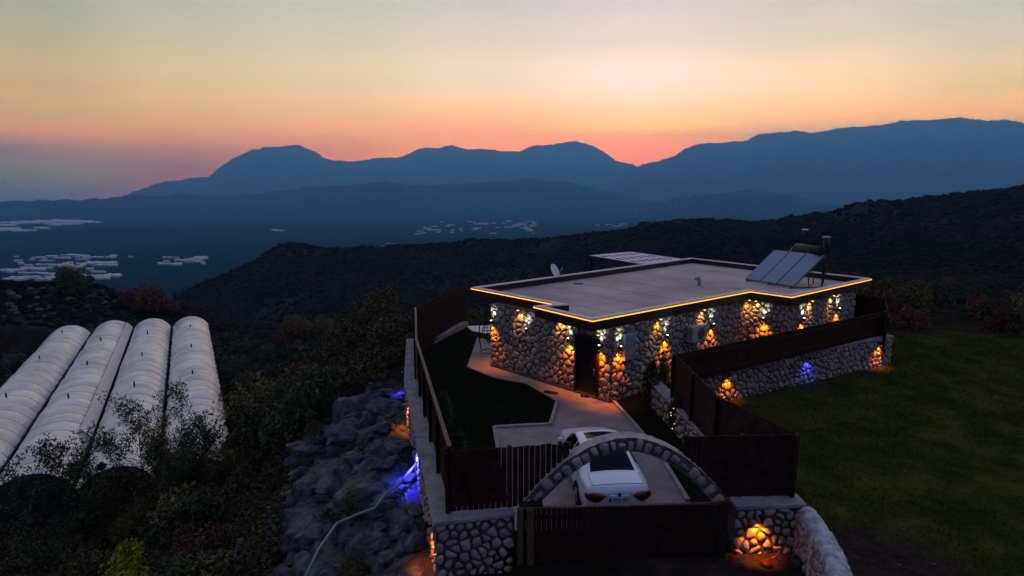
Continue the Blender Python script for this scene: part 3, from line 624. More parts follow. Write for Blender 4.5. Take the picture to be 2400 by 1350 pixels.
# ------------------------------------------------------------------ lamps
LB_ = mat('lamp_body', (.012,.012,.013), .4, metal=.5)
def spot(parent, name, loc, direc, col, power, size=70, blend=.6, rad=.02):
    l = bpy.data.lights.new(name, 'SPOT'); l.color = col; l.energy = power; l.spot_size = R(size); l.spot_blend = blend; l.shadow_soft_size = rad
    o = link(name, l, parent); o.location = loc; o.rotation_euler = Vector(direc).to_track_quat('-Z', 'Y').to_euler(); return o
WHT, ORG, BLU = (.86, 1.0, .80), (1.0, .20, .004), (.05, .05, 1.0)
G_UP = mat('white_lens', (.5,.5,.5), .4, emit=(.9,1,.85), estr=12); G_OR = mat('amber_lens', (.5,.2,.05), .4, emit=(1,.42,.06), estr=6); G_BL = mat('blue_lens', (.1,.1,.5), .4, emit=(.12,.12,1), estr=8)
def sconce(p, n, z, label, up=True, down='o', pw=1.0, group=None):
    """p: point on the wall face, n: its outward normal"""
    t = thing('wall_lamp', label, 'wall lamp', (p[0] + n[0] * .19, p[1] + n[1] * .19, z), 0, group)
    MB().cyl((0, 0, -.10), (0, 0, .10), .045, 14).build('lamp_body', LB_, t)
    MB().beam((0, 0, 0), (-n[0] * .18, -n[1] * .18, 0), .05, .05).build('bracket', LB_, t)
    if up:
        MB().cyl((0, 0, .1005), (0, 0, .106), .034, 12).build('lens', G_UP, t)
        spot(t, 'up_light', (0, 0, .13), (-n[0] * .28, -n[1] * .28, 1), WHT, 52 * pw, 70, .9, .035)
    if not down: return t
    g, c_ = (G_OR, ORG) if down == 'o' else (G_BL, BLU)
    MB().cyl((0, 0, -.106), (0, 0, -.1005), .034, 12).build('lens', g, t)
    spot(t, 'down_light', (0, 0, -.13), (-n[0] * .20, -n[1] * .20, -1), c_, (170 if down == 'o' else 420) * pw, 94 if down == 'o' else 115, .85)
    return t
def wall_hit(px, py, a, b):
    n = (b[1] - a[1], -(b[0] - a[0])); l = math.hypot(*n); n = (n[0] / l, n[1] / l); h_ = hit(px, py, a, n); return h_, n
GH = 'up and down lamps on the house walls'
for px, py, a, b, lab in (
    (1158,748,WLc,HO,'wall lamp by the far left corner of the house, white above and orange below'),
    (1240,768,WLc,HO,'wall lamp shining only upwards, midway between the left house corner and the dark door'),
    (1338,791,WLc,HO,'wall lamp on the left side of the dark door'),
    (1411,806,WLc,HO,'wall lamp on the right side of the dark door'),
    (1447,804,HO,I1,'wall lamp between the house corner and the grey meter box'),
    (1556,784,HO,I1,'wall lamp left of the air conditioner'),
    (1664,763,HO,I1,'wall lamp right of the air conditioner'),
    (1793,748,I1,I2,'wall lamp on the short recessed wall under the roof step'),
    (1876,745,I2,I3,'wall lamp above the fence just right of the roof step corner'),
    (1959,725,I2,I3,'rightmost wall lamp of the house near its far corner')):
    h_, n = wall_hit(px, py, a, b); sconce(h_[:2], n, 2.2, lab, group=GH, down=None if px == 1240 else 'o')
# warm lights in the soffit
SG = mat('soffit_lens', (.5,.4,.3), .4, emit=(1,.6,.15), estr=3)
for px, py, a, b in ((1222,735,WLc,HO),(1318,770,WLc,HO),(1538,770,HO,I1),(1640,752,HO,I1),(1745,735,HO,I1),(1775,735,I1,I2),(1893,716,I2,I3),(1943,706,I2,I3)):
    h_, n = wall_hit(px, py, a, b); x, y = h_[0] + n[0] * .22 - hx, h_[1] + n[1] * .22 - hy
    d_ = MB().cyl((x, y, ZS - .02), (x, y, ZS - .006), .05, 14).build('downlight', SG, house)
    spot(d_, 'soffit_light', (x, y, ZS - .06), (-n[0] * .42, -n[1] * .42, -1), (1, .50, .10), 55, 90, .9)
# perimeter lamps (down only)
def plamp(px, py, a, b, lab, c_, pw=1.0, z=None):
    h_, n = wall_hit(px, py, a, b); sconce(h_[:2], n, z if z else h_[2], lab, up=False, down=c_, pw=pw, group='down lamps on the perimeter walls')
plamp(1703,876,RWL,RWR,'orange down lamp at the near end of the right retaining wall','o',.8)
plamp(1890,838,RWL,RWR,'blue down lamp in the middle of the right retaining wall','b',.16)
plamp(2057,803,RWL,RWR,'orange down lamp at the far end of the right retaining wall','o',.8)
plamp(1777,1205,(A1[0] + .1, 12.62),(6.95,12.72),'orange down lamp on the front wall right of the plank gate','o',.9)
def side_pt(y):
    a, b = (PW[1], PW[2]) if y < PW[1][1] else (PW[0], PW[1]); k = (y - a[1]) / (b[1] - a[1]); p = (a[0] + (b[0] - a[0]) * k, y); n = (b[1] - a[1], -(b[0] - a[0])); l = math.hypot(*n); return p, (n[0] / l, n[1] / l)
for y, c_, lab, pw in ((12.25,'o','orange down lamp at the front corner of the long left wall',.55),(16.3,'b','blue down lamp above the drain pipe on the long left wall',1.5),(20.3,'o','orange down lamp far along the long left wall above the rocks',.9),(24.2,'b','blue down lamp beyond the bend of the long left wall',.8)):
    p, n = side_pt(y); sconce(p, n, .62, lab, up=False, down=c_, pw=pw, group='down lamps on the perimeter walls')

# ------------------------------------------------------------------ on the house
STEEL = mat('galvanised', (.35,.36,.38), .4, metal=.7); BLK = mat('black_metal', (.012,.012,.014), .5); WP = mat('white_paint', (.62,.64,.68), .45, var=.06, vscale=3)
sm0 = MB(); rs0 = random.Random(2)
seam_m = mat('roof_seam', (.33,.28,.285), .9, var=.2)
for u_ in (1.6, 4.0, 6.4, 8.8, 11.2):
    v0, v1 = (-.0 if u_ < 9.2 else -1.6), (7.6 if u_ < 15 else 8.2); a_, b_ = huv(u_, v0 + .4), huv(u_ + rs0.uniform(-.1, .1), v1 + .3); sm0.beam((a_[0] - hx, a_[1] - hy, ZD + .004), (b_[0] - hx, b_[1] - hy, ZD + .004), .06, .008)
sm0.build('roof_seam', seam_m, roof)
# satellite dish
q = at(1299, 661, ZD); dsh = thing('satellite_dish', 'pale satellite dish on the flat roof near its back edge', 'satellite dish', (*q, ZD), R(55))
MB().box(0, 0, .02, .5, .45, .04).build('base', mat('green_base', (.03,.10,.08), .7), dsh)
MB().cyl((0, 0, .04), (0, 0, .45), .03).build('mast', STEEL, dsh)
dm = MB(); nn = 28; vs = []; 
for ring in range(7):
    rr_ = .38 * ring / 6
    for k in range(nn): a_ = 2 * math.pi * k / nn; vs.append((rr_ * math.cos(a_), rr_ * math.sin(a_) * 1.1, .6 * rr_ * rr_))
fs = [(i * nn + k, i * nn + (k + 1) % nn, (i + 1) * nn + (k + 1) % nn, (i + 1) * nn + k) for i in range(6) for k in range(nn)]
Mt = Matrix.Translation((0, .02, .62)) @ Matrix.Rotation(R(62), 4, 'X')
dm.add([Mt @ Vector(v) for v in vs] + [Mt @ (Vector(v) + Vector((0, 0, -.015))) for v in vs], fs + [tuple(j + len(vs) for j in f[::-1]) for f in fs], True)
dm.build('dish', WP, dsh)
MB().tube([Mt @ Vector((0, -.38, .08)), Mt @ Vector((0, -.1, .5))], .012).build('arm', STEEL, dsh); MB().cyl(Mt @ Vector((0, -.1, .46)), Mt @ Vector((0, -.06, .58)), .03).build('receiver', WP, dsh)
# solar water heater
Zb, Zt = 3.36, 4.95; bl, br_ = Vector(at(1745,653,Zb)), Vector(at(1860,671,Zb)); tl, tr = Vector(at(1815,584,Zt)), Vector(at(1935,600,Zt))
e = ((tl - bl) + (tr - br_)) / 2; w_ = (br_ - bl)
sol = thing('solar_water_heater', 'solar water heater of three tilted blue panels and a horizontal tank on the roof', 'solar heater', (bl.x, bl.y, ZD))
GLS = mat('collector_glass', (.19,.25,.36), .25, spec=.6, var=.1, vscale=.8)
E3 = Vector((e.x, e.y, Zt - Zb)); W3 = Vector((w_.x, w_.y, 0)); Nn = W3.cross(E3).normalized(); B0 = Vector((0, 0, Zb - ZD))
for k in range(3):
    a_ = B0 + W3 * (k / 3 + .006); b_ = B0 + W3 * ((k + 1) / 3 - .006); 
    fr_ = MB(); g_ = MB()
    def slab(mb, a, b, e_, t0, t1, i0, i1):
        ww = (b - a); c4 = [a + ww * i0 + e_ * i1, b - ww * i0 + e_ * i1, b - ww * i0 + e_ * (1 - i1), a + ww * i0 + e_ * (1 - i1)]
        mb.add([p + Nn * t0 for p in c4] + [p + Nn * t1 for p in c4], [(3,2,1,0),(4,5,6,7),(0,1,5,4),(1,2,6,5),(2,3,7,6),(3,0,4,7)])
    slab(fr_, a_, b_, E3, -.09, 0, 0, 0); slab(g_, a_, b_, E3, .002, .008, .03, .012)
    p_ = fr_.build('solar_panel', mat('alu_frame', (.2,.2,.23), .4, metal=.6), sol); g_.build('glass', GLS, p_)
ta, tb = Vector((*at(1868,577,5.2), 0)), Vector((*at(1926,586,5.2), 0)); o3 = Vector((bl.x, bl.y, 0)); ta -= o3; tb -= o3; ta.z = tb.z = 5.12 - ZD
MB().tube([ta - (tb - ta).normalized() * .04, ta, tb, tb + (tb - ta).normalized() * .04], [.2, .255, .255, .2], 28).build('tank', mat('tank_jacket', (.02,.022,.03), .6, spec=.2), sol)
fm = MB()
for k in (.33, .67): fm.beam(B0 + E3 + W3 * k, B0 + E3 * 1.0 + W3 * k + Vector((.15, .05, .25)), .03, .03)
fm.build('bracket', STEEL, sol)
fm = MB()
for k in (.05, .5, .95):
    top = B0 + E3 + W3 * k - Nn * .09; foot_ = Vector((top.x, top.y, 0)) + Vector((.1, .05, 0)); fm.beam(top, foot_, .045, .045); fm.beam(B0 + W3 * k - Nn * .05, Vector((B0.x + W3.x * k, B0.y + W3.y * k, 0)), .045, .045); fm.beam(foot_, Vector((B0.x + W3.x * k, B0.y + W3.y * k, .05)), .04, .04); fm.beam(foot_, foot_ + Vector((.5, .2, 1.9 if k != .5 else 1.7)), .04, .04)
fm.build('frame', BLK, sol)
lo = B0 + E3 * .55 + W3 * .98 - Nn * .15; MB().tube([lo + Vector(v) for v in ((0,0,0),(.1,-.1,-.3),(.05,-.25,-.65),(-.15,-.2,-.8),(-.1,0,-.4),(.2,.1,-.1))], .03).build('hose', BLK, sol)
q = at(1938, 553, 5.85); q = (q[0] * 1.0, q[1] * 1.0)
ch = thing('chimney_pipe', 'black chimney pipe with a pale flat cap behind the solar tank', 'chimney', (*q, ZD)); MB().tube([(0,0,0),(0,0,1.7)], .06).build('pipe', BLK, ch); MB().cyl((0,0,1.7),(0,0,2.5), .15, 18).build('cowl', BLK, ch); MB().cyl((0,0,2.56),(0,0,2.62), .21, 18).build('cap', STEEL, ch)
MB().tube([(.1,0,2.5),(.1,0,2.6)], .012).build('strut', BLK, ch)
q = at(1638, 669, ZD); vt = thing('roof_vent', 'small grey gooseneck vent in the middle of the roof', 'vent', (*q, ZD), R(200)); MB().tube([(0,0,0),(0,0,.3),(.03,0,.4),(.12,0,.45),(.21,0,.4),(.24,0,.3)], .085, 14).build('pipe', mat('pvc', (.33,.34,.38), .5), vt); MB().cyl((0,0,0),(0,0,.03), .14).build('flange', mat('pvc'), vt)
q = at(1345, 666, ZD); tag(MB().beam((q[0], q[1], ZD + .03), (q[0] + .5, q[1] - .05, ZD + .03), .08, .05).build('wood_offcut', mat('old_wood', (.03,.025,.03), .9)), 'short dark stick lying on the roof beside the dish', 'stick')
# pergola behind the house
pg = thing('pergola', 'pale lattice pergola roof with rows of square openings behind the house', 'pergola'); Zp = 3.5
P1, P2, P4 = (Vector(at(*q, Zp)) for q in ((1386,599),(1480,591),(1500,618)))
eu, ev = P2 - P1, P4 - P1; lm = MB(); PGM = mat('pergola_slats', (.60,.55,.66), .7)
for i in range(4):
    a_ = P1 + ev * ((i + .12) / 3.24); lm.beam((*a_, Zp), (*(a_ + eu), Zp), ev.length * .15, .012)
for i in range(7):
    a_ = P1 + eu * ((i + .1) / 6.2); lm.beam((*a_, Zp + .014), (*(a_ + ev), Zp + .014), eu.length * .08, .012)
lm.build('lattice', PGM, pg)
P3 = P2 + ev
for p in (P1, P2, P3, P4): MB().box(p.x, p.y, Zp / 2 - 1, .16, .16, Zp + 1.9).build('post', BLK, pg)
for a_, b_ in ((P1, P2), (P2, P3), (P3, P4), (P4, P1)): MB().beam((*a_, Zp - .12), (*b_, Zp - .12), .1, .16).build('beam', BLK, pg)
# air conditioner and meter box
def on_wall(px, py, a, b): h_, n = wall_hit(px, py, a, b); return h_, n
h_, n = on_wall(1621, 778, HO, I1); ang = math.atan2(HU[1], HU[0])
ac = thing('air_conditioner', 'white outdoor air conditioner unit with dark round fan on the right wall', 'air conditioner', (h_[0] + n[0] * .24, h_[1] + n[1] * .24, h_[2] - .36), ang)
ACW = mat('ac_casing', (.34,.34,.38), .5, var=.1)
MB().box(0, 0, .36, 1.0, .34, .7).build('casing', ACW, ac, bevel=.02)
fg = MB(); fg.cyl((.12, -.174, .36), (.12, -.18, .36), .26, 28); fg.build('fan', mat('fan_dark', (.05,.05,.06), .6), ac)
gr = MB()
for k in range(5): gr.tube([(.12 + math.cos(2 * math.pi * i / 20) * (.05 + .05 * k), -.187, .36 + math.sin(2 * math.pi * i / 20) * (.05 + .05 * k)) for i in range(21)], .005, 5)
gr.build('fan_grille', ACW, ac)
gl = MB()
for k in range(9): gl.box(-.503, 0, .12 + k * .06, .01, .26, .02)
gl.build('side_grille', mat('fan_dark'), ac)
for s in (-.35, .35): MB().beam((s, -.15, -.02), (s, .22, -.02), .04, .04).build('bracket', BLK, ac)
h_, n = on_wall(1468, 811, HO, I1)
bx_ = thing('meter_box', 'grey green electricity meter box with a yellow warning sticker near the corner', 'meter box', (h_[0] + n[0] * .11, h_[1] + n[1] * .11, h_[2]), ang)
MB().box(0, 0, 0, .62, .2, 1.05).build('cabinet', mat('box_paint', (.19,.25,.28), .5, var=.1), bx_, bevel=.015)
MB().box(0, -.106, 0, .54, .012, .95).build('door', mat('box_paint'), bx_); MB().box(0, -.115, -.22, .13, .004, .18).build('sticker', mat('yellow', (.5,.42,.02), .6), bx_); MB().box(.2, -.12, .05, .03, .02, .1).build('lock', BLK, bx_)
# hanging chair at the left corner
q = at(1146, 824); hc = thing('hanging_chair', 'dark wicker hanging chair on a round base at the left corner of the house', 'chair', (*q, 0), R(20)); hb_ = MB()
hb_.tube([(.42 * math.cos(2 * math.pi * k / 24), .42 * math.sin(2 * math.pi * k / 24), .05) for k in range(25)], .03, 8); hb_.build('base', STEEL, hc)
MB().tube([(-.4,0,.05),(-.5,0,.6),(-.52,0,1.3),(-.4,0,1.8),(-.15,0,1.98),(0,0,1.92)], .03).build('stand', BLK, hc)
bs = MB()
for k in range(12):
    a_ = 2 * math.pi * k / 12; bs.tube([(.36 * math.sin(math.pi * t_ / 10) * math.cos(a_), .36 * math.sin(math.pi * t_ / 10) * math.sin(a_), .45 + 1.3 * t_ / 10) for t_ in range(11)], .012, 5)
for z_ in (.6,.75,.9,1.05,1.2,1.35,1.5): rr_ = .36 * math.sin(math.pi * (z_ - .45) / 1.3); bs.tube([(rr_ * math.cos(2 * math.pi * k / 18), rr_ * math.sin(2 * math.pi * k / 18), z_) for k in range(19)], .012, 5)
bs.build('basket', mat('wicker', (.03,.02,.02), .7), hc)
q = at(1290, 922); dmm = thing('doormat', 'crumpled dark doormat lying on the paving left of the door', 'doormat', (*q, .025), R(-30)); m_ = MB(); rnd = random.Random(5)
nx_, ny_ = 9, 5; m_.add([((i - 4) * .075, (j - 2) * .075 + (.05 if i > 4 else 0), .02 + .03 * rnd.random() + (0.0 if 0 < i < 8 and 0 < j < 4 else -.015)) for j in range(ny_) for i in range(nx_)], [(j * nx_ + i, j * nx_ + i + 1, (j + 1) * nx_ + i + 1, (j + 1) * nx_ + i) for j in range(ny_ - 1) for i in range(nx_ - 1)]); m_.build('mat', mat('rubber', (.01,.009,.009), .8), dmm)
q = at(1366, 931)
for s in (0, 1):
    sh = thing('slipper', ('left' if s == 0 else 'right') + ' dark slipper of the pair in front of the door', 'slipper', (q[0] + s * .13, q[1] - s * .06, .02), R(40 + s * 12)); m_ = MB()
    m_.prism([(.045 * math.cos(a_) * (1 if abs(a_) < 9 else 1), .13 * math.sin(a_)) for a_ in [2 * math.pi * k / 16 for k in range(16)]], 0, .03); m_.build('sole', mat('rubber'), sh)
    v = MB(); v.tube([(-.045,.04,.02),(-.03,.04,.06),(0,.04,.075),(.03,.04,.06),(.045,.04,.02)], .02, 8); v.build('strap', mat('rubber'), sh)

# ------------------------------------------------------------------ car
car = thing('parked_car', 'white saloon car with dark rear window parked inside the stone arch', 'car', (2.66, 13.28, 0.0), R(4.5))
ST = [(-.03,.66,.74,.55,.84,.86),(.02,.76,.80,.62,.93,.95),(.12,.82,.86,.66,1.0,1.02),(.45,.86,.91,.67,1.04,1.075),(.66,.875,.925,.65,1.06,1.10),(1.05,.88,.93,.60,1.24,1.28),(1.42,.885,.93,.565,1.37,1.41),(2.0,.885,.925,.57,1.405,1.45),(2.6,.88,.915,.565,1.37,1.41),(3.0,.875,.90,.60,1.18,1.22),(3.35,.87,.885,.66,1.0,1.03),(3.8,.85,.83,.62,.90,.93),(4.1,.81,.76,.56,.81,.84),(4.25,.72,.66,.48,.70,.72),(4.32,.6,.55,.4,.58,.6)]
def cr(a, b, c_, d, t): return .5 * ((2 * b) + (-a + c_) * t + (2 * a - 5 * b + 4 * c_ - d) * t * t + (-a + 3 * b - 3 * c_ + d) * t ** 3)
def station(y):
    i = max(0, min(len(ST) - 2, next((k for k in range(len(ST) - 1) if ST[k + 1][0] >= y), len(ST) - 2))); t = (y - ST[i][0]) / (ST[i + 1][0] - ST[i][0])
    g = lambda k: ST[max(0, min(len(ST) - 1, k))]
    return [g(i)[c_] * (1 - t) + g(i + 1)[c_] * t if True else 0 for c_ in range(1, 6)]
def surf(y, s):
    """s 0 sill .. 3 belt .. 4 roof edge .. 5 centre line"""
    w, zb, xr, zr, zc = station(y); P5 = [(w * .93, .22), (w * .99, .40), (w, .62), (w * .965, zb), (xr, zr), (0, zc)]
    i = min(4, int(s)); t = s - i; a, b = P5[i], P5[i + 1]
    x = a[0] + (b[0] - a[0]) * t; z = a[1] + (b[1] - a[1]) * t
    if i == 4: z = b[1] - (b[1] - a[1]) * (1 - t) ** 2
    if i == 3: x += .035 * math.sin(math.pi * t)
    return x, z
ys = [ST[0][0] + (ST[-1][0] - ST[0][0]) * k / 60 for k in range(61)]; ss = [0, .5, 1, 1.5, 2, 2.4, 2.7, 2.9, 3, 3.15, 3.5, 3.85, 4, 4.12, 4.3, 4.5, 4.7, 4.85, 5]
cb = MB(); ring = []
for y in ys:
    half = [surf(y, s) for s in ss]; full = [(-x, z) for x, z in half] + [(x, z) for x, z in half[::-1][1:]]
    ring.append(len(full)); cb.v += [(x, y, z) for x, z in full]
k_ = ring[0]; fcs = []
def arch_cut(y, j):                              # wheel openings
    return False
for i in range(60):
    for j in range(k_ - 1): fcs.append((i * k_ + j, i * k_ + j + 1, (i + 1) * k_ + j + 1, (i + 1) * k_ + j))
fcs += [tuple(range(k_))[::-1], tuple(range(60 * k_, 61 * k_)), ]
vv = cb.v; cb = MB(); cb.add(vv, fcs, True)
PAINT = mat('car_paint', (.74,.81,.92), .28, coat=.6, spec=.5); CG = mat('car_glass', (.003,.005,.009), .1, spec=.12); RED = mat('tail_lens', (.13,.008,.010), .15, coat=1)
body = cb.build('body', PAINT, car); body.data.polygons[-1].use_smooth = False; body.data.polygons[-2].use_smooth = False
def patch(name, y0, y1, s0, s1, mirror, m, off=.006, ny=12, ns=10, taper=0):
    mb = MB(); sides = [1] if mirror == 0 else ([1, -1] if mirror == 2 else [mirror])
    for sd in sides:
        vs = []
        for i in range(ny + 1):
            y = y0 + (y1 - y0) * i / ny
            for j in range(ns + 1):
                s = s0 + (s1 - s0) * j / ns + taper * (i / ny) * (1 - j / ns); x, z = surf(y, s); x2, z2 = surf(y, min(5, s + .02)); nx, nz = (z2 - z), -(x2 - x); l = math.hypot(nx, nz) or 1; 
                if s >= 4.99: nx, nz, l = 0, 1, 1
                vs.append((sd * (x + abs(nx) / l * off), y, z + abs(nz) / l * off))
        mb.add(vs, [(i * (ns + 1) + j, i * (ns + 1) + j + 1, (i + 1) * (ns + 1) + j + 1, (i + 1) * (ns + 1) + j) for i in range(ny) for j in range(ns)], True)
    return mb.build(name, m, car)
patch('rear_window', .68, 1.40, 4.10, 5, 2, CG, taper=.03); patch('windscreen', 2.68, 3.30, 4.08, 5, 2, CG); patch('sunroof', 1.95, 2.4, 4.25, 5, 2, CG)
for sd in (1, -1): patch('side_window', 1.02, 2.0, 3.14, 3.84, sd, CG); patch('side_window', 2.08, 2.95, 3.14, 3.84, sd, CG)
for sd in (1, -1):
    tl_ = MB(); pl = [(.34,.80),(.44,.865),(.60,.885),(.74,.86),(.83,.80),(.84,.74),(.76,.67),(.62,.635),(.48,.66)]
    def yb(x): return -.062 + max(0, (x - .50)) ** 2 * 1.05
    cx, cz = .60, .76; n9 = len(pl)
    tl_.add([(sd * x, yb(x) + .10, z) for x, z in pl] + [(sd * x, yb(x) - .005, z) for x, z in pl] + [(sd * (cx + (x - cx) * .7), yb(x) - .035, cz + (z - cz) * .7) for x, z in pl] + [(sd * cx, yb(cx) - .045, cz)],
        [(i, (i + 1) % n9, n9 + (i + 1) % n9, n9 + i) for i in range(n9)] + [(n9 + i, n9 + (i + 1) % n9, 2 * n9 + (i + 1) % n9, 2 * n9 + i) for i in range(n9)] + [(2 * n9 + i, 2 * n9 + (i + 1) % n9, 3 * n9) for i in range(n9)], True)
    tl_.build('tail_light', RED, car)
    mm = MB(); mm.add([(sd * (.93 + .16 * a_), 2.93 + .1 * b_, .98 + .12 * c_) for a_, b_, c_ in ((0,-.5,-.5),(1,-.4,-.4),(1,-.4,.5),(0,-.5,.5),(0,.5,-.5),(.8,.6,-.4),(.8,.6,.5),(0,.5,.5))], [(0,1,2,3),(7,6,5,4),(0,4,5,1),(1,5,6,2),(2,6,7,3),(3,7,4,0)]); mm.build('mirror', PAINT, car, bevel=.03)
    for yy in (.95, 3.55):
        wh = MB(); wh.tube([(sd * .70, yy, .315), (sd * .74, yy, .315), (sd * .885, yy, .315), (sd * .895, yy, .315)], [.29, .315, .315, .28], 28); w0 = wh.build('wheel', mat('tyre', (.01,.01,.011), .8), car)
        rm_ = MB(); rm_.cyl((sd * .885, yy, .315), (sd * .902, yy, .315), .2, 20); 
        for k in range(5): a_ = 2 * math.pi * k / 5; rm_.beam((sd * .905, yy, .315), (sd * .905, yy + .19 * math.cos(a_), .315 + .19 * math.sin(a_)), .04, .02)
        rm_.build('rim', mat('alloy', (.3,.3,.33), .3, metal=.8), w0)
        # dark arch lip
        MB().tube([(sd * .872, yy + .36 * math.cos(R(a_)), .30 + .36 * math.sin(R(a_))) for a_ in range(-10, 191, 20)], .03, 6).build('wheel_arch', mat('tyre'), car)
MB().box(0, -.035, .33, 1.36, .1, .2).build('bumper', PAINT, car, bevel=.04)
pb_ = MB().box(0, -.066, .705, .52, .014, .115).build('number_plate', mat('plate_white', (.55,.55,.6), .5), car, bevel=.004)
MB().box(-.237, -.075, .705, .045, .004, .112).build('country_band', mat('plate_blue', (.01,.03,.2), .5), pb_)
def text(name, s, size, loc, rot, m, parent, ex=.001):
    cu = bpy.data.curves.new(name, 'FONT'); cu.body = s; cu.size = size; cu.align_x = 'CENTER'; cu.align_y = 'CENTER'; cu.extrude = ex; cu.offset = .0012
    o = bpy.data.objects.new(name, cu); COL.objects.link(o); dg = bpy.context.evaluated_depsgraph_get(); me = bpy.data.meshes.new_from_object(o.evaluated_get(dg)); bpy.data.objects.remove(o)
    me.materials.clear(); me.materials.append(m); o = link(name, me, parent); o.location = loc; o.rotation_euler = rot; return o
text('plate_text', '48 JL 445', .098, (.025, -.0745, .705), (R(90), 0, 0), mat('plate_ink', (.005,.005,.01), .6), pb_)
sm_ = MB(); 
for sd in (1, -1):
    sm_.tube([(sd * (surf(y, 4.02)[0] + .004), y, surf(y, 4.02)[1] + .004) for y in (.13,.3,.5,.62)], .005, 5); sm_.tube([(sd * (surf(y, 3.02)[0] + .004), y, surf(y, 3.02)[1]) for y in (.8,1.4,2.0,2.6,3.2)], .006, 5)
    for yy in (1.0, 2.04, 3.05): sm_.tube([(sd * (surf(yy, s)[0] + .003), yy, surf(yy, s)[1]) for s in (.6, 1.2, 1.8, 2.4, 3)], .004, 5)
sm_.tube([(surf(.13, 4)[0] * q_, .13, surf(.13, 4 + (1 - abs(q_)))[1] + .004) for q_ in (-1,-.6,-.2,.2,.6,1)], .005, 5)
sm_.build('panel_gap', mat('tyre'), car)
em = MB(); em.cyl((0, -.052, .83), (0, -.062, .83), .045, 18); em.build('emblem', mat('black_metal'), car)
MB().box(0, -.03, .79, .5, .05, .03).build('trim', PAINT, car)

# ------------------------------------------------------------------ pipes, hose, tools
def zg(x, y): return float(hz(np.array([x]), np.array([y]))[0])
_T1 = 6.0 * 1.006 ** np.arange(660)
def on_ground(px, py, lift=0):
    r = ray(px, py); X, Y, Z = r[0] * _T1, r[1] * _T1, H + r[2] * _T1; g_ = hz(X, Y) + lift; i = int(np.argmax(Z < g_)); return (float(X[i]), float(Y[i]), float(Z[i]))
WPIPE = mat('pale_pipe', (.22,.28,.34), .5)
pp_ = [on_ground(px, py, .5) for px, py in ((716,1352),(745,1290),(790,1226),(835,1207),(880,1190),(905,1155),(930,1141))]; p17, n17 = side_pt(16.7); pp_.append((p17[0], p17[1], pp_[-1][2] + .1))
tag(MB().tube(pp_, .036, 12).build('drain_pipe', WPIPE), 'long pale drain pipe bending down the rocks from the left wall', 'pipe')
c_p = [on_ground(px, py, .12) for px, py in ((948,1150),(958,1195),(968,1235),(980,1268))]
tag(MB().tube(c_p, .010, 6).build('cable', WPIPE), 'thin pale cable lying along the foot of the left wall', 'cable')
c_p = [on_ground(px, py, .12) for px, py in ((952,1155),(964,1200),(976,1240),(988,1270))]
tag(MB().tube(c_p, .009, 6).build('cable', WPIPE), 'thinner cable running right beside the pale one', 'cable')
br1 = [on_ground(px, py, .1) for px, py in ((905,1345),(945,1325),(975,1298))]
tag(MB().tube(br1, .02, 6).build('dead_branch', mat('dead_wood', (.12,.06,.05), .9)), 'dead branch in the orange light at the foot of the left wall', 'branch')
TM = mat('handle_wood', (.18,.11,.09), .7); RDM = mat('red_plastic', (.08,.006,.006), .5)
def zq(px, py, z): return (*at(px, py, z), z)
for i, (a_, b_, lab) in enumerate((((1817,1338,-.5),(1850,1255,.35),'longer tool handle leaning over the red tools by the lamp lit corner'),((1812,1315,-.45),(1828,1290,-.05),'shorter tool handle behind the longer one in the lamp lit corner'))):
    t = thing('garden_tool', lab, 'tool'); p0, p1 = Vector(zq(*a_)), Vector(zq(*b_)); MB().tube([p0, p1], .014).build('handle', TM, t)
    m_ = MB(); m_.box(p0.x, p0.y, p0.z, .16, .02, .22, .4); m_.build('blade', RDM if i == 0 else STEEL, t, bevel=.01)
p0 = zq(1795, 1337, -.5); bk = thing('red_tub', 'small red tub on the ground below the orange front lamp', 'tub', p0); MB().tube([(0,0,0),(0,0,.2)], [.09,.13], 18).build('tub', RDM, bk); MB().tube([(.13 * math.cos(R(a_)), .13 * math.sin(R(a_)), .2) for a_ in range(0, 361, 20)], .008, 6).build('rim', RDM, bk)
p0 = zq(1812, 1349, -.52); bk = thing('red_tub', 'second red tub at the very bottom edge beside the tool handles', 'tub', p0); MB().tube([(0,0,0),(0,0,.14)], [.08,.1], 18).build('tub', RDM, bk)
p0 = zq(1870, 1340, -.5); bk = thing('bucket', 'dark bucket in the shade where the rubble wall meets the front wall', 'bucket', p0); MB().tube([(0,0,0),(0,0,.34)], [.13,.18], 20, caps=True).build('pail', mat('dark_plastic', (.01,.02,.03), .4), bk); MB().tube([(.18 * math.cos(R(a_)), 0, .34 + .16 * math.sin(R(a_))) for a_ in range(0, 181, 18)], .006, 6).build('handle', STEEL, bk)
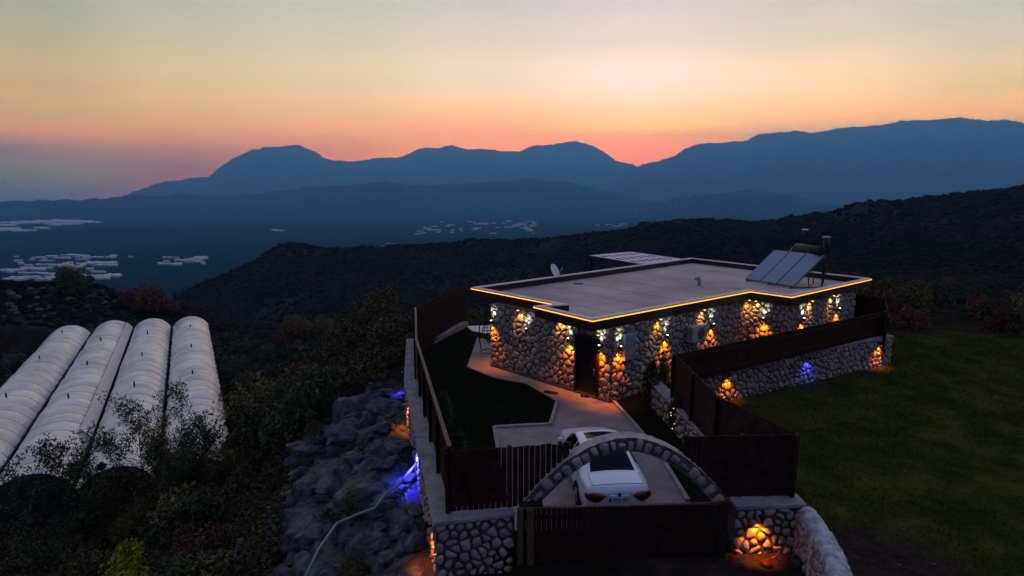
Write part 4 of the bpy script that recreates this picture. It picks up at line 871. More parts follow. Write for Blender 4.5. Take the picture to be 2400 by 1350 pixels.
# bits of stone and rubble in the corner
# ------------------------------------------------------------------ polytunnels
ZG = -20.6; GUT = -17.5; CRN = 1.75
B1f, B1n = Vector(at(215,782,GUT)), Vector(at(10,1100,GUT)); B4f = Vector(at(490,752,GUT)); B4n = Vector(at(537,1000,GUT))
TD = (((B1f - B1n).normalized() + (B4f - B4n).normalized()) / 2).normalized(); TP = Vector((TD.y, -TD.x)); TW = ((B4f - B1f).dot(TP) + (B4n - B1n).dot(TP)) / 6
FILM = bpy.data.materials.new('tunnel_film'); FILM.use_nodes = True
def _film():
    t = FILM.node_tree; p = t.nodes['Principled BSDF']; p.inputs['Roughness'].default_value = .33; p.inputs['Specular IOR Level'].default_value = .75
    g = t.nodes.new('ShaderNodeNewGeometry'); n = t.nodes.new('ShaderNodeTexNoise'); n.inputs['Scale'].default_value = .22; n.inputs['Detail'].default_value = 8; n.inputs['Roughness'].default_value = .65; t.links.new(g.outputs['Position'], n.inputs['Vector'])
    cr_ = t.nodes.new('ShaderNodeValToRGB'); e = cr_.color_ramp.elements; e[0].position = .36; e[0].color = (.48,.46,.47,1); e[1].position = .60; e[1].color = (.80,.77,.72,1); t.links.new(n.outputs[0], cr_.inputs[0]); t.links.new(cr_.outputs[0], p.inputs['Base Color'])
    n2 = t.nodes.new('ShaderNodeTexNoise'); n2.inputs['Scale'].default_value = 1.2; n2.inputs['Detail'].default_value = 6; t.links.new(g.outputs['Position'], n2.inputs['Vector']); b = t.nodes.new('ShaderNodeBump'); b.inputs['Distance'].default_value = .12; b.inputs['Strength'].default_value = .5; t.links.new(n2.outputs[0], b.inputs['Height']); t.links.new(b.outputs[0], p.inputs['Normal'])
_film()
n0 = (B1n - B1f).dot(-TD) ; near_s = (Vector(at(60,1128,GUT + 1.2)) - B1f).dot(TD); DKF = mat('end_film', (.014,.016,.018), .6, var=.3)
labs = ['leftmost pale polytunnel, cut by the left edge of the picture', 'second polytunnel from the left, with a flat white strip along its right side', 'third polytunnel from the left, between the striped one and the rightmost', 'rightmost polytunnel, partly hidden by thin bare trees']
for k in range(4):
    far_s = [0, 1.5, 2, 0][k] + [0, 2.5, 6.5, 9.5][k] * 0; c0 = B1f + TP * TW * (k - .5); f_s = (Vector(((at(160,775,GUT+.8)), (at(270,762,GUT+.8)), (at(372,757,GUT+.8)), (at(460,752,GUT+.8)))[k]) - B1f).dot(TD)
    n_s = near_s + [-14, 0, -2, -4][k]; L = f_s - n_s; o = c0 + TD * n_s
    t = thing('polytunnel', labs[k], 'greenhouse', (o.x, o.y, ZG), math.atan2(TD.y, TD.x), 'polytunnels standing side by side')
    hw_ = TW / 2 - .32; gh = GUT - ZG; spans = int(L / 2.6); sub = 6; na = 18; V = []; rnd = random.Random(k); sag = [rnd.uniform(.12, .30) for _ in range(spans + 1)]; arcR = (hw_ ** 2 + CRN ** 2) / (2 * CRN)
    th0 = math.asin(min(1, hw_ / arcR))
    for i in range(spans * sub + 1):
        f_ = (i % sub) / sub; bl_ = sag[i // sub] * math.sin(math.pi * f_) ** .7 if f_ else 0
        X = i / sub * L / spans
        for j in range(na + 1):
            a_ = -th0 + 2 * th0 * j / na; rr_ = arcR + bl_ * (.4 + .6 * math.cos(a_ * .9)); V.append((X, rr_ * math.sin(a_), gh + CRN - arcR + rr_ * math.cos(a_)))
    Fc = [(i * (na + 1) + j, i * (na + 1) + j + 1, (i + 1) * (na + 1) + j + 1, (i + 1) * (na + 1) + j) for i in range(spans * sub) for j in range(na)]
    me = raw_mesh('film', V, Fc); me.materials.append(FILM); link('film', me, t)
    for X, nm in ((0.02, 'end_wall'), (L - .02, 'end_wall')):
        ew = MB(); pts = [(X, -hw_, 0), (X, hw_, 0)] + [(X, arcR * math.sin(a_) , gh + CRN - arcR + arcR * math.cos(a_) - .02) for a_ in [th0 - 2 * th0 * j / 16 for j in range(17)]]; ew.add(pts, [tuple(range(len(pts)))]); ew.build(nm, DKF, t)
    hp = MB()
    for i in range(0, spans + 1):
        X = i * L / spans; hp.tube([(X, (arcR + .012) * math.sin(a_), gh + CRN - arcR + (arcR + .012) * math.cos(a_)) for a_ in [-th0 + 2 * th0 * j / 14 for j in range(15)]], .028, 4, caps=False)
    hp.build('hoops', mat('hoop_steel', (.12,.12,.14), .6, metal=.3), t)
    for sd, nm in ((-1, 0), (1, 1)):
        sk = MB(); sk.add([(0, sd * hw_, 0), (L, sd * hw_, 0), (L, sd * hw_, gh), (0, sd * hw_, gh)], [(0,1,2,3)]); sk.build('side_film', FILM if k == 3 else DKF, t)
    MB().beam((0, -hw_ - .12, gh - .02), (L, -hw_ - .12, gh - .02), .2, .1).build('gutter', mat('gutter', (.06,.06,.07), .7), t)
    if k == 1:
        fl_ = MB(); a1 = -th0 * .98; a2 = -th0 * .62
        Vv = []
        for i in range(21):
            X = L * .16 + L * .83 * i / 20
            for a_ in (a1, a2): Vv.append((X, (arcR + .36) * math.sin(a_), gh + CRN - arcR + (arcR + .36) * math.cos(a_)))
        fl_.add(Vv, [(i * 2, i * 2 + 1, i * 2 + 3, i * 2 + 2) for i in range(20)]); fl_.build('vent_flap', mat('vent_film', (.62,.58,.55), .5), t)
    for q_ in range(3 if k != 0 else 4):
        X = L * ((.25 + .22 * q_) + .05 * k); 
        if X < L: MB().cyl((X, 0, gh + CRN - .1), (X, 0, gh + CRN + .75), .09, 8).build('vent_pipe', BLK, t)

# ------------------------------------------------------------------ vegetation
def leaf_mat(name, c1, c2):
    m = bpy.data.materials.new(name); m.use_nodes = True; t = m.node_tree; p = t.nodes['Principled BSDF']; p.inputs['Roughness'].default_value = .7; p.inputs['Specular IOR Level'].default_value = .15
    g = t.nodes.new('ShaderNodeNewGeometry'); cr_ = t.nodes.new('ShaderNodeValToRGB'); e = cr_.color_ramp.elements; e[0].color = (*c1, 1); e[1].color = (*c2, 1); t.links.new(g.outputs['Random Per Island'], cr_.inputs[0])
    oi = t.nodes.new('ShaderNodeObjectInfo'); mr_ = t.nodes.new('ShaderNodeMapRange'); mr_.inputs[3].default_value = .6; mr_.inputs[4].default_value = 1.5; t.links.new(oi.outputs['Random'], mr_.inputs[0])
    mu = t.nodes.new('ShaderNodeMix'); mu.data_type = 'RGBA'; mu.blend_type = 'MULTIPLY'; mu.inputs[0].default_value = 1; t.links.new(cr_.outputs[0], mu.inputs[6]); t.links.new(mr_.outputs[0], mu.inputs[7]); t.links.new(mu.outputs[2], p.inputs['Base Color']); return m
L_OL = leaf_mat('olive_leaves', (0.050, 0.050, 0.016), (0.138, 0.126, 0.042)); L_DK = leaf_mat('dark_leaves', (0.025, 0.035, 0.016), (0.072, 0.086, 0.037)); L_RD = leaf_mat('russet_leaves', (0.074, 0.028, 0.020), (0.157, 0.062, 0.040)); L_GY = leaf_mat('grey_leaves', (0.059, 0.054, 0.047), (0.127, 0.110, 0.093)); L_YG = leaf_mat('lime_leaves', (.16,.18,.010), (.40,.42,.03)); L_CF = leaf_mat('conifer_leaves', (.015,.03,.006), (.05,.075,.015))
BARK = mat('bark', (.030,.024,.020), .95, var=.4, vscale=8)
def leaves(rng, centres, radii, n, size, aspect=2.2, squash=1.0):
    """n small leaf quads scattered in shells around the clump centres."""
    C_ = np.asarray(centres); Rr_ = np.asarray(radii); k = rng.integers(0, len(C_), n); d = rng.normal(size=(n, 3)); d /= np.linalg.norm(d, axis=1)[:, None]; rad = Rr_[k] * rng.uniform(.45, 1.08, n) ** .6
    P = C_[k] + d * rad[:, None] * np.array([1, 1, squash]); a = rng.normal(size=(n, 3)); a /= np.linalg.norm(a, axis=1)[:, None]; b = np.cross(a, rng.normal(size=(n, 3))); b /= np.linalg.norm(b, axis=1)[:, None]
    s = size * rng.uniform(.6, 1.4, n)[:, None]; a = a * s; b = b * s / aspect
    V = np.stack([P - a, P + b * .9, P + a, P - b * .9], 1).reshape(-1, 3); F_ = np.arange(4 * n).reshape(n, 4); return V, F_
def shrub_mesh(seed, h, w, n, size, lobes=9, m=L_DK):
    rng = np.random.default_rng(seed); cs = []; rs = []
    for i in range(lobes): a = rng.uniform(0, 6.28); d = rng.uniform(0, .62) * w; z = rng.uniform(.25, .8) * h * (1 - .35 * d / w); cs.append((d * math.cos(a), d * math.sin(a), z)); rs.append(rng.uniform(.22, .42) * w)
    for i in range(lobes): a = rng.uniform(0, 6.28); d = rng.uniform(.3, .9) * w; cs.append((d * math.cos(a), d * math.sin(a), rng.uniform(.15, .95) * h * (1.05 - .5 * d / w))); rs.append(rng.uniform(.08, .18) * w)
    V, F_ = leaves(rng, cs, rs, n, size); V[:, 2] = np.maximum(V[:, 2], .02); me = raw_mesh('crown', V, F_, False); me.materials.append(m); return me
def stems(seed, h, w, n=6):
    rnd = random.Random(seed); s = MB()
    for i in range(n):
        a = rnd.uniform(0, 6.28); d = rnd.uniform(.2, .6) * w; s.tube([(0, 0, -.1), (d * .3 * math.cos(a), d * .3 * math.sin(a), h * .35), (d * math.cos(a), d * math.sin(a), h * .8)], [.05, .035, .012], 5)
    return s
protos = {}
def make_shrub(key, seed, h, w, n, size, m):
    t = thing('shrub', 'x', 'shrub'); link('crown', shrub_mesh(seed, h, w, n, size, m=m), t); stems(seed, h, w).build('stem', BARK, t); protos[key] = [t, False]; return t
for i, (k, h_, w_, n_, s_, m_) in enumerate((('d1',1.7,1.3,2600,.075,L_DK),('d2',2.3,1.5,3200,.08,L_DK),('o1',1.6,1.4,2600,.075,L_OL),('o2',2.6,1.8,3400,.085,L_OL),('r1',1.7,1.5,2400,.08,L_RD),('g1',1.1,1.1,1800,.06,L_GY),('d3',1.0,1.2,1600,.07,L_DK))): make_shrub(k, 40 + i, h_, w_, n_, s_, m_)
def put_shrub(key, x, y, z, sc, rz, label, group):
    t, used = protos[key]
    if used: t = copy_tree(t)
    protos[key][1] = True
    t.location = (x, y, z); t.rotation_euler = (0, 0, rz); t.scale = (sc, sc, sc * random.uniform(.85, 1.15)); tag(t, label, 'shrub', group); return t
KIND = {'d1': 'dark round shrub', 'd2': 'tall dark shrub', 'd3': 'low dark cushion shrub', 'o1': 'olive green shrub', 'o2': 'large olive shrub', 'r1': 'russet brown shrub', 'g1': 'small grey leaved bush'}
def px_of(x, y, z):
    f_ = y * math.cos(PITCH) - (z - H) * math.sin(PITCH); u_ = y * math.sin(PITCH) + (z - H) * math.cos(PITCH); return 1200 + F * x / f_, 675 - F * u_ / f_
random.seed(12); cnt = 0
gc = B1f + TD * (near_s * .5) + TP * TW * 1.2
def in_tunnels(x, y, m=1.5):
    v = Vector((x, y)) - B1f; return near_s - 16 < v.dot(TD) < 6 and -TW * 1.1 - m < v.dot(TP) < 3 * TW + m
tries = 0
while cnt < 162 and tries < 6000:
    tries += 1; az = R(random.uniform(-47, -5)); r = math.exp(random.uniform(math.log(13), math.log(125))); x, y = r * math.sin(az), r * math.cos(az); s = (-1.72 - (y - 12) * .22) - x
    if y > 26: s = min(s, -5.5 - x + (y - 26) * .2)
    if s < 4.5 + 2.5 * random.random() + (2 if y < 24 else 0) or in_tunnels(x, y): continue
    v = Vector((x, y)) - B1f; blocked = (near_s - 34 < v.dot(TD) < 3 and -TW * 2.5 < v.dot(TP) < 3 * TW + 5 and y < 300)
    if blocked and x > -60 and math.hypot(x, y) > 28 and not (v.dot(TP) > 3 * TW + 1.5):
        if not (v.dot(TD) < near_s - 3): continue
    k = random.choices(['d1','d2','o1','o2','r1','g1','d3'], [5,4,4,2.5,1.6,2,3])[0]; sc = random.uniform(.8, 1.5) * (1 + r / 110)
    zz = zg(x, y)
    top = zz + 2.2 * sc
    # keep the view onto the tunnels clear
    dd = ray(0, 0); vert = math.atan2(H - top, math.hypot(x, y))
    if az < R(-25) and r < 44 and math.degrees(vert) < 27.5: continue
    ppx, ppy = px_of(x, y, zz + 1)
    zone = 'below the near ends of the polytunnels' if (ppy > 1080 and ppx < 560) else 'at the bottom between the bright bush and the crag' if ppy > 1080 else 'right beside the rightmost polytunnel' if ppx < 680 and ppy > 800 else 'on the hillock behind the polytunnels' if ppx < 500 else 'beyond the polytunnels below the ridge' if ppx < 700 else 'between the crag and the valley' if ppy > 860 else 'in the dip left of the long perimeter wall'
    lab = KIND[k] + ' ' + zone; g = lab
    put_shrub(k, x, y, zz - .1, sc, random.uniform(0, 6.28), lab, g); cnt += 1
cnt = 0
while cnt < 46:
    az = R(random.uniform(-45, -17)); r = random.uniform(13.5, 33); x, y = r * math.sin(az), r * math.cos(az); s = (-1.72 - (y - 12) * .22) - x
    if s < 6.5 or in_tunnels(x, y, 3): continue
    k = random.choice(['d1','d2','o1','o2','r1','d1','d2','g1']); sc = random.uniform(.8, 1.35); zz = zg(x, y); ppx, ppy = px_of(x, y, zz + 1.9 * sc)
    if ppy < 1120 and ppx < 640: continue
    if abs(ppx - 285) < 110 and ppy > 1180 and r < 19: continue
    lab = KIND[k] + (' in the bottom left corner' if ppx < 260 else ' along the bottom edge left of the crag' if ppy > 1230 else ' in the dark thicket before the polytunnels' if ppx < 560 else ' in the dark thicket next to the lower crag'); put_shrub(k, x, y, zz - .1, sc, random.uniform(0, 6), lab, lab); cnt += 1
for i, (ppx, d_, k, s_) in enumerate(((60,38,'d2',1.5),(130,37,'o2',1.4),(190,38,'d2',1.7),(240,39,'d2',1.8),(290,39,'o2',1.5),(335,40,'d2',1.9),(380,40,'d2',1.8),(420,41,'o2',1.5),(465,42,'d2',1.7),(505,43,'d2',1.8),(545,44,'d2',1.6),(215,36,'r1',1.6),(310,37,'d1',1.8),(400,38,'r1',1.6),(490,40,'d1',1.8))):
    r_ = ray(ppx, 1100); az = math.atan2(r_[0], r_[1]); x, y = d_ * math.sin(az), d_ * math.cos(az); lab = KIND[k] + ' closing off the near ends of the polytunnels'; put_shrub(k, x, y, zg(x, y), s_, i * 1.3, lab, lab)
SCR = []
for i, (ppx, d_, top_, m_) in enumerate(((205,39,1112,L_DK),(262,40,1085,L_RD),(318,41,1078,L_DK),(372,41,1085,L_OL),(425,42,1098,L_DK),(478,43,1075,L_DK),(528,44,1050,L_OL),(575,45,1035,L_DK),(345,38,1130,L_RD),(445,39,1130,L_OL))):
    r_ = ray(ppx, top_); l = math.hypot(r_[0], r_[1]); x, y = r_[0] / l * d_, r_[1] / l * d_; z0 = zg(x, y); h = H + r_[2] / l * d_ - z0
    t = thing('tree', ('first','second','third','fourth','fifth','sixth','seventh','eighth','ninth','tenth')[i] + ' broad low tree of the dark row before the polytunnel ends', 'tree', (x, y, z0), 0, 'broad trees before the polytunnel ends'); link('crown', shrub_mesh(300 + i, h * 1.25, 2.4, 14000, .12, 18, m_), t); stems(300 + i, h, 1.8, 5).build('trunk', BARK, t)
# right of the field: russet band and dark shrubs
for i in range(50):
    px = random.uniform(1950, 2480); r = random.uniform(37, 75); rr_ = ray(px, 650); az = math.atan2(rr_[0], rr_[1]); x, y = r * math.sin(az), r * math.cos(az)
    k = random.choice(['r1','r1','d1','d2','o2']); lab = KIND[k] + (' beyond the field just right of the house' if px < 2150 else ' beyond the field towards the right edge') + (', front row' if r < 48 else ', back row'); put_shrub(k, x, y, zg(x, y) - .1, random.uniform(.7, 1.2), random.uniform(0, 6), lab, lab)
for i in range(20):
    y = random.uniform(10.5, 24); s = random.uniform(1.6, 5.2); x = (-1.72 - (y - 12) * .22) - s; k = random.choice(('d3','g1','g1','o1')); lab = KIND[k] + ' growing between the rocks of the crag'; put_shrub(k, x, y, zg(x, y) - .05, random.uniform(.3, .6), i, lab, lab)
# the single bushes one can point at
r_ = ray(285, 1285); l = math.hypot(r_[0], r_[1]); x, y = r_[0] / l * 14.5, r_[1] / l * 14.5; z = zg(x, y); h_yg = (H + r_[2] / l * 14.5 - z) * 1.12; t = thing('shrub', 'bright yellow green bush at the bottom left edge of the picture', 'shrub', (x, y, z)); link('crown', shrub_mesh(91, h_yg, 1.6, 9000, .055, 15, L_YG), t); stems(91, h_yg * .9, .9).build('stem', BARK, t)
x, y, z = on_ground(350, 735); t = thing('shrub', 'large reddish bush on the skyline between the hillock and the ridge', 'shrub', (x, y, zg(x, y))); link('crown', shrub_mesh(92, 6.5, 6.5, 5000, .3, 10, L_RD), t); stems(92, 6, 5).build('stem', BARK, t)
x, y, z = on_ground(165, 690); t = thing('shrub', 'dark round bush standing up on top of the left hillock', 'shrub', (x, y, zg(x, y))); link('crown', shrub_mesh(93, 5.5, 4.5, 4500, .25, 9, L_DK), t); stems(93, 5, 4).build('stem', BARK, t)
# conifers in the yard
def conifer(px, py, h, w, seed, label, lights=False):
    q = at(px, py); t = thing('conifer', label, 'conifer', (*q, 0)); rng = np.random.default_rng(seed); n = 26; cs = [(rng.normal() * .04, rng.normal() * .04, .1 + h * i / n) for i in range(n)]; rs = [max(.04, w * math.sin(math.pi * min(1, (i / n) * .82 + .17)) ** .7) for i in range(n)]
    V, F_ = leaves(rng, cs, rs, 2200, .05); me = raw_mesh('foliage', V, F_, False); me.materials.append(L_CF); link('foliage', me, t); MB().tube([(0,0,-.1),(0,0,h * .9)], [.03,.01], 6).build('stem', BARK, t)
    if lights:
        lb = MB(); rnd = random.Random(seed)
        for i in range(9): a_ = rnd.uniform(3.6, 5.4); zz = h * (.15 + .75 * i / 9); lb.box(w * .95 * math.cos(a_), w * .95 * math.sin(a_), zz, .022, .022, .022)
        lb.build('string_lights', mat('bead_light', (.5,.3,.1), .5, emit=(1,.5,.08), estr=2.5), t)
conifer(1525, 950, 1.7, .34, 1, 'slim green conifer against the right wall of the house'); conifer(1548, 905, 1.5, .3, 2, 'second slim conifer behind the first, by the end of the inner wall')
conifer(1582, 1010, 1.1, .25, 3, 'small conifer wound with a string of orange lights', True); conifer(1642, 1052, 1.2, .33, 4, 'yellowish conifer peeping over the front fence right of the arch')
conifer(1072, 1130, 1.5, .4, 5, 'low conifer in the corner behind the front left fence'); conifer(1040, 1010, 1.3, .35, 6, 'dark conifer against the left fence half way along the lawn')
# thin trees in front of the polytunnels
def thin_tree(px, py, seed, h, label, lean=0, dist_=None, nl=1500, crown=1.0, leafm=L_DK):
    r_ = ray(px, py); d = dist_ or 40; l = math.hypot(r_[0], r_[1]); x, y = r_[0] / l * d, r_[1] / l * d; top = H + r_[2] / l * d; z0 = zg(x, y); h = max(h, top - z0)
    t = thing('tree', label, 'tree', (x, y, z0)); rnd = random.Random(seed); rng = np.random.default_rng(seed); tips = []; s = MB()
    def grow(p, dr, ln, rad, lvl):
        pts = [p]; q = p
        for i in range(4): dr = (dr + Vector((rnd.uniform(-.22, .22), rnd.uniform(-.22, .22), rnd.uniform(-.05, .18)))).normalized(); q = q + dr * ln / 4; pts.append(q)
        s.tube(pts, [rad * (1 - .16 * i) for i in range(5)], 5, caps=False)
        if lvl >= 1: tips.extend(pts[2:])
        if lvl < 4:
            for i in range(rnd.choice((2, 3)) if lvl else 4):
                k = rnd.choice((2, 3, 4)) if lvl else 1 + i % 4; nd = (dr + Vector((rnd.uniform(-.9, .9), rnd.uniform(-.9, .9), rnd.uniform(-.1, .6)))).normalized(); grow(pts[k], nd, ln * rnd.uniform(.5, .72), rad * .55, lvl + 1)
    grow(Vector((0, 0, 0)), Vector((lean, 0, 1)).normalized(), h * .5, .09, 0)
    zmax = max(p.z for p in tips); sc = h / zmax; s.v = [(a * sc, b * sc, c_ * sc) for a, b, c_ in s.v]; s.build('trunk', BARK, t)
    tp = [tuple(p * sc) for p in tips]; V, F_ = leaves(rng, tp, [.22 * crown] * len(tp), nl, .085, 2.6); me = raw_mesh('crown', V, F_, False); me.materials.append(leafm); link('crown', me, t)
GT = 'thin trees before the polytunnels'
thin_tree(300, 945, 3, 6, 'thin tree with dense dark top before the third polytunnel', nl=8500, dist_=36, leafm=L_DK, crown=2.0)
thin_tree(215, 985, 4, 5, 'low spreading tree reaching left over the striped polytunnel', nl=4200, lean=-.3, dist_=34, crown=1.2)
thin_tree(355, 1000, 5, 5, 'bushy dark tree between the two taller thin trees', nl=8500, dist_=35, crown=2.1)
thin_tree(432, 900, 6, 6, 'tall bare twiggy tree before the rightmost polytunnel', nl=4200, dist_=38, crown=1.3)
thin_tree(478, 905, 7, 6, 'slender tree just right of the tall twiggy one', nl=4000, dist_=38, crown=1.3)
thin_tree(515, 990, 8, 5, 'crooked tree at the right edge of the rightmost polytunnel', nl=2600, lean=.2, dist_=37, leafm=L_OL)
thin_tree(150, 1040, 9, 4, 'leftmost small tree with separate leaves against the pale film', nl=1700, lean=-.4, dist_=33)
thin_tree(395, 960, 10, 5, 'dark green tree before the gap of the last two polytunnels', nl=7500, dist_=36, crown=1.9, leafm=L_OL)

# scrub cover of the slopes and the ridge: nobody could count it
def scrub():
    rng = np.random.default_rng(5); n = 80000; az = np.radians(rng.uniform(-46, 46, n)); r = np.exp(rng.uniform(math.log(62), math.log(452), n)); x, y = r * np.sin(az), r * np.cos(az)
    v = np.stack([x - B1f.x, y - B1f.y], 1); dt = v @ np.array([TD.x, TD.y]); dp = v @ np.array([TP.x, TP.y]); keep = ~((dt > near_s - 5) & (dt < 5) & (dp > -TW * 2.4) & (dp < 3 * TW + 2)) & (~inside(x, y, YARD)) & ~((x > 5) & (y < 36) & (r < 60))
    cl = fbm(x / 35, y / 35, 3); keep &= (cl > rng.uniform(-.35, .02, n))
    x, y, r = x[keep], y[keep], r[keep]; n = len(x); z = hz(x, y)
    P = [(0,0,1)] + [(math.cos(a), math.sin(a), .35) for a in np.arange(5) * 1.2566] + [(.75 * math.cos(a + .63), .75 * math.sin(a + .63), .8) for a in np.arange(5) * 1.2566] + [(math.cos(a) * .8, math.sin(a) * .8, -.4) for a in np.arange(5) * 1.2566]
    P = np.array(P); F0 = [(0, 6 + i, 6 + (i + 1) % 5) for i in range(5)] + [(6 + i, 1 + i, 1 + (i + 1) % 5) for i in range(5)] + [(6 + i, 1 + (i + 1) % 5, 6 + (i + 1) % 5) for i in range(5)] + [(1 + i, 11 + i, 11 + (i + 1) % 5) for i in range(5)] + [(1 + i, 11 + (i + 1) % 5, 1 + (i + 1) % 5) for i in range(5)]
    F0 = np.array(F0); s = rng.uniform(.5, 1.15, n) ** 1.6 * (.5 + r / 480); th = rng.uniform(0, 6.28, n); jit = 1 + rng.uniform(-.35, .35, (n, 16, 1)); B = P[None] * jit; c_, s_ = np.cos(th)[:, None], np.sin(th)[:, None]
    X = (B[..., 0] * c_ - B[..., 1] * s_) * s[:, None] + x[:, None]; Y = (B[..., 0] * s_ + B[..., 1] * c_) * s[:, None] + y[:, None]; Z = B[..., 2] * s[:, None] * rng.uniform(.45, .95, (n, 1)) + z[:, None] + .05
    V = np.stack([X, Y, Z], -1).reshape(-1, 3); Fc = (F0[None] + (np.arange(n) * 16)[:, None, None]).reshape(-1, 3); me = raw_mesh('scrub', V, Fc, True); me.materials.append(mat('scrub_leaves', (.011,.015,.014), .95, col2=(.027,.022,.025), vscale=.02, spec=0)); o = link('scrub', me); tag(o, 'dark evergreen scrub covering the ridge and the lower slopes', 'scrub', kind='stuff')
scrub()
def undergrowth():
    rng = np.random.default_rng(15); n = 210000; az = np.radians(rng.uniform(-48, -3, n)); r = np.exp(rng.uniform(math.log(11), math.log(130), n)); x, y = r * np.sin(az), r * np.cos(az); s = (-1.72 - (y - 12) * .22) - x; s = np.where(y > 26, np.maximum(s, 7.5 * (seg_dist(x, y, YARD) > 1.2)), s)
    v = np.stack([x - B1f.x, y - B1f.y], 1); dt = v @ np.array([TD.x, TD.y]); dp = v @ np.array([TP.x, TP.y])
    keep = (s > 4.6 + 2.5 * fbm(x / 2, y / 2)) & ~inside(x, y, YARD) & ~((dt > near_s - 1) & (dt < 2) & (dp > -TW * 1.2) & (dp < 3 * TW + .5)); x, y, r = x[keep], y[keep], r[keep]; n = len(x)
    top = np.clip(fbm(x / 2.6, y / 2.6, 4) * 3.2 + .5, .08, 1.5); z = hz(x, y) + top * rng.uniform(.3, 1.05, n); a = rng.normal(size=(n, 3)); a /= np.linalg.norm(a, axis=1)[:, None]; b = np.cross(a, rng.normal(size=(n, 3))); b /= np.linalg.norm(b, axis=1)[:, None]; sz = (.05 + r * .0016)[:, None] * rng.uniform(.7, 1.5, (n, 1)); P = np.stack([x, y, z], 1)
    V = np.stack([P - a * sz, P + b * sz * .55, P + a * sz, P - b * sz * .55], 1).reshape(-1, 3); me = raw_mesh('undergrowth', V, np.arange(4 * n).reshape(n, 4), False); me.materials.append(leaf_mat('undergrowth_leaves', (0.023, 0.024, 0.012), (0.079, 0.062, 0.032))); tag(link('undergrowth', me), 'tangled dark undergrowth between the shrubs on the left slope', 'undergrowth', kind='stuff')
undergrowth()
def tufts():
    rng = np.random.default_rng(8); n = 90000; x = rng.uniform(5, 34, n); y = rng.uniform(7, 37, n); inw = (x > 7.2) | (y < 11.5); wl = (y - RWL[1]) - (x - RWL[0]) * (RWR[1] - RWL[1]) / (RWR[0] - RWL[0]); keep = inw & ((wl < -.4) | (x > RWR[0] + .3)) & (fbm(x / 2.5, y / 2.5, 4) > rng.uniform(-.25, .2, n)) & (y + fbm(x / 3, y / 3) * 5 + (x - 7) * .62 > 13.6 + rng.normal(size=n) * .8); x, y = x[keep], y[keep]; n = len(x); z = hz(x, y)
    a = rng.uniform(0, 6.28, n); w = .018; h = rng.uniform(.05, .16, n); dx, dy = np.cos(a) * w, np.sin(a) * w; lx, ly = rng.normal(size=n) * .05, rng.normal(size=n) * .05
    V = np.stack([np.stack([x - dx, y - dy, z - .02], 1), np.stack([x + dx, y + dy, z - .02], 1), np.stack([x + lx, y + ly, z + h], 1)], 1).reshape(-1, 3); me = raw_mesh('grass', V, np.arange(3 * n).reshape(n, 3), False); me.materials.append(leaf_mat('grass_blades', (.024,.032,.009), (.078,.080,.022))); tag(link('grass', me), 'short dark grass growing over the field on the right', 'grass', kind='stuff')
tufts()
def lawn_tufts():
    rng = np.random.default_rng(18); n = 50000; x = rng.uniform(-5, 4, n); y = rng.uniform(12.3, 36, n); P_in = [(-1.5,12.3),(-3.85,21.9),(-4.9,28.4),(-3.4,35)] + [at(*q) for q in ((1094,768),(1118,795),(1093,860),(1125,876),(1165,891),(1230,901),(1303,943),(1288,996),(1156,1004),(1166,1062))]
    k = inside(x, y, P_in); x, y = x[k], y[k]; n = len(x); a = rng.uniform(0, 6.28, n); dx, dy = np.cos(a) * .015, np.sin(a) * .015; h = rng.uniform(.03, .09, n); z = np.zeros(n)
    V = np.stack([np.stack([x - dx, y - dy, z - .01], 1), np.stack([x + dx, y + dy, z - .01], 1), np.stack([x + rng.normal(size=n) * .03, y + rng.normal(size=n) * .03, z + h], 1)], 1).reshape(-1, 3); me = raw_mesh('lawn_grass', V, np.arange(3 * n).reshape(n, 3), False); me.materials.append(leaf_mat('lawn_blades', (.006,.010,.004), (.016,.022,.008))); tag(link('lawn_grass', me), 'short dark lawn grass inside the left fence', 'grass', kind='stuff')
lawn_tufts()

# ------------------------------------------------------------------ rocks
ROCK = mat('limestone', (.075,.08,.09), .95, var=.6, vscale=2.5, bump=2.5, bscale=6)
def rock_mesh(seed):
    import bmesh as bm_; b = bm_.new(); rnd = random.Random(seed)
    for i in range(30):
        v = Vector((rnd.gauss(0, 1), rnd.gauss(0, 1), rnd.gauss(0, 1))).normalized() * rnd.uniform(.72, 1.12); b.verts.new(v)
    r_ = bm_.ops.convex_hull(b, input=b.verts[:]); bm_.ops.delete(b, geom=[g for g in r_['geom_interior'] if isinstance(g, bm_.types.BMVert)], context='VERTS')
    bm_.ops.subdivide_edges(b, edges=b.edges[:], cuts=2, use_grid_fill=True); bm_.ops.triangulate(b, faces=b.faces[:]); o = Vector((seed * 3.1, seed * 1.7, 0))
    for v in b.verts: v.co *= 1 + .10 * mnoise.noise(v.co * 2.2 + o) + .06 * mnoise.noise(v.co * 5 + o); v.co.z *= .72
    me = bpy.data.meshes.new('boulder'); b.to_mesh(me); b.free(); me.polygons.foreach_set('use_smooth', [False] * len(me.polygons)); me.materials.append(ROCK); return me
RM = [rock_mesh(i + 1) for i in range(9)]
random.seed(31)
def boulder(x, y, z, s, i, label, group=None):
    if label.startswith('grey limestone'):
        ppx, ppy = px_of(x, y, z); label = ('large' if s > .4 else 'medium' if s > .22 else 'small') + ' grey limestone rock ' + ('at the foot of the wall near the orange corner lamp' if ppx > 900 and ppy > 1200 else 'by the wall around the blue lamp' if ppx > 860 and ppy > 1060 else 'on the upper crag below the far lamps' if ppy < 1060 else 'beside the drain pipe' if ppx > 740 else 'on the lower left side of the crag'); group = label
    o = link('boulder', RM[i % 9]); o.location = (x, y, z); o.scale = (s * random.uniform(.8, 1.3), s * random.uniform(.8, 1.3), s * random.uniform(.7, 1.1)); o.rotation_euler = (random.uniform(-.3, .3), random.uniform(-.3, .3), random.uniform(0, 6.28)); tag(o, label, 'rock', group)
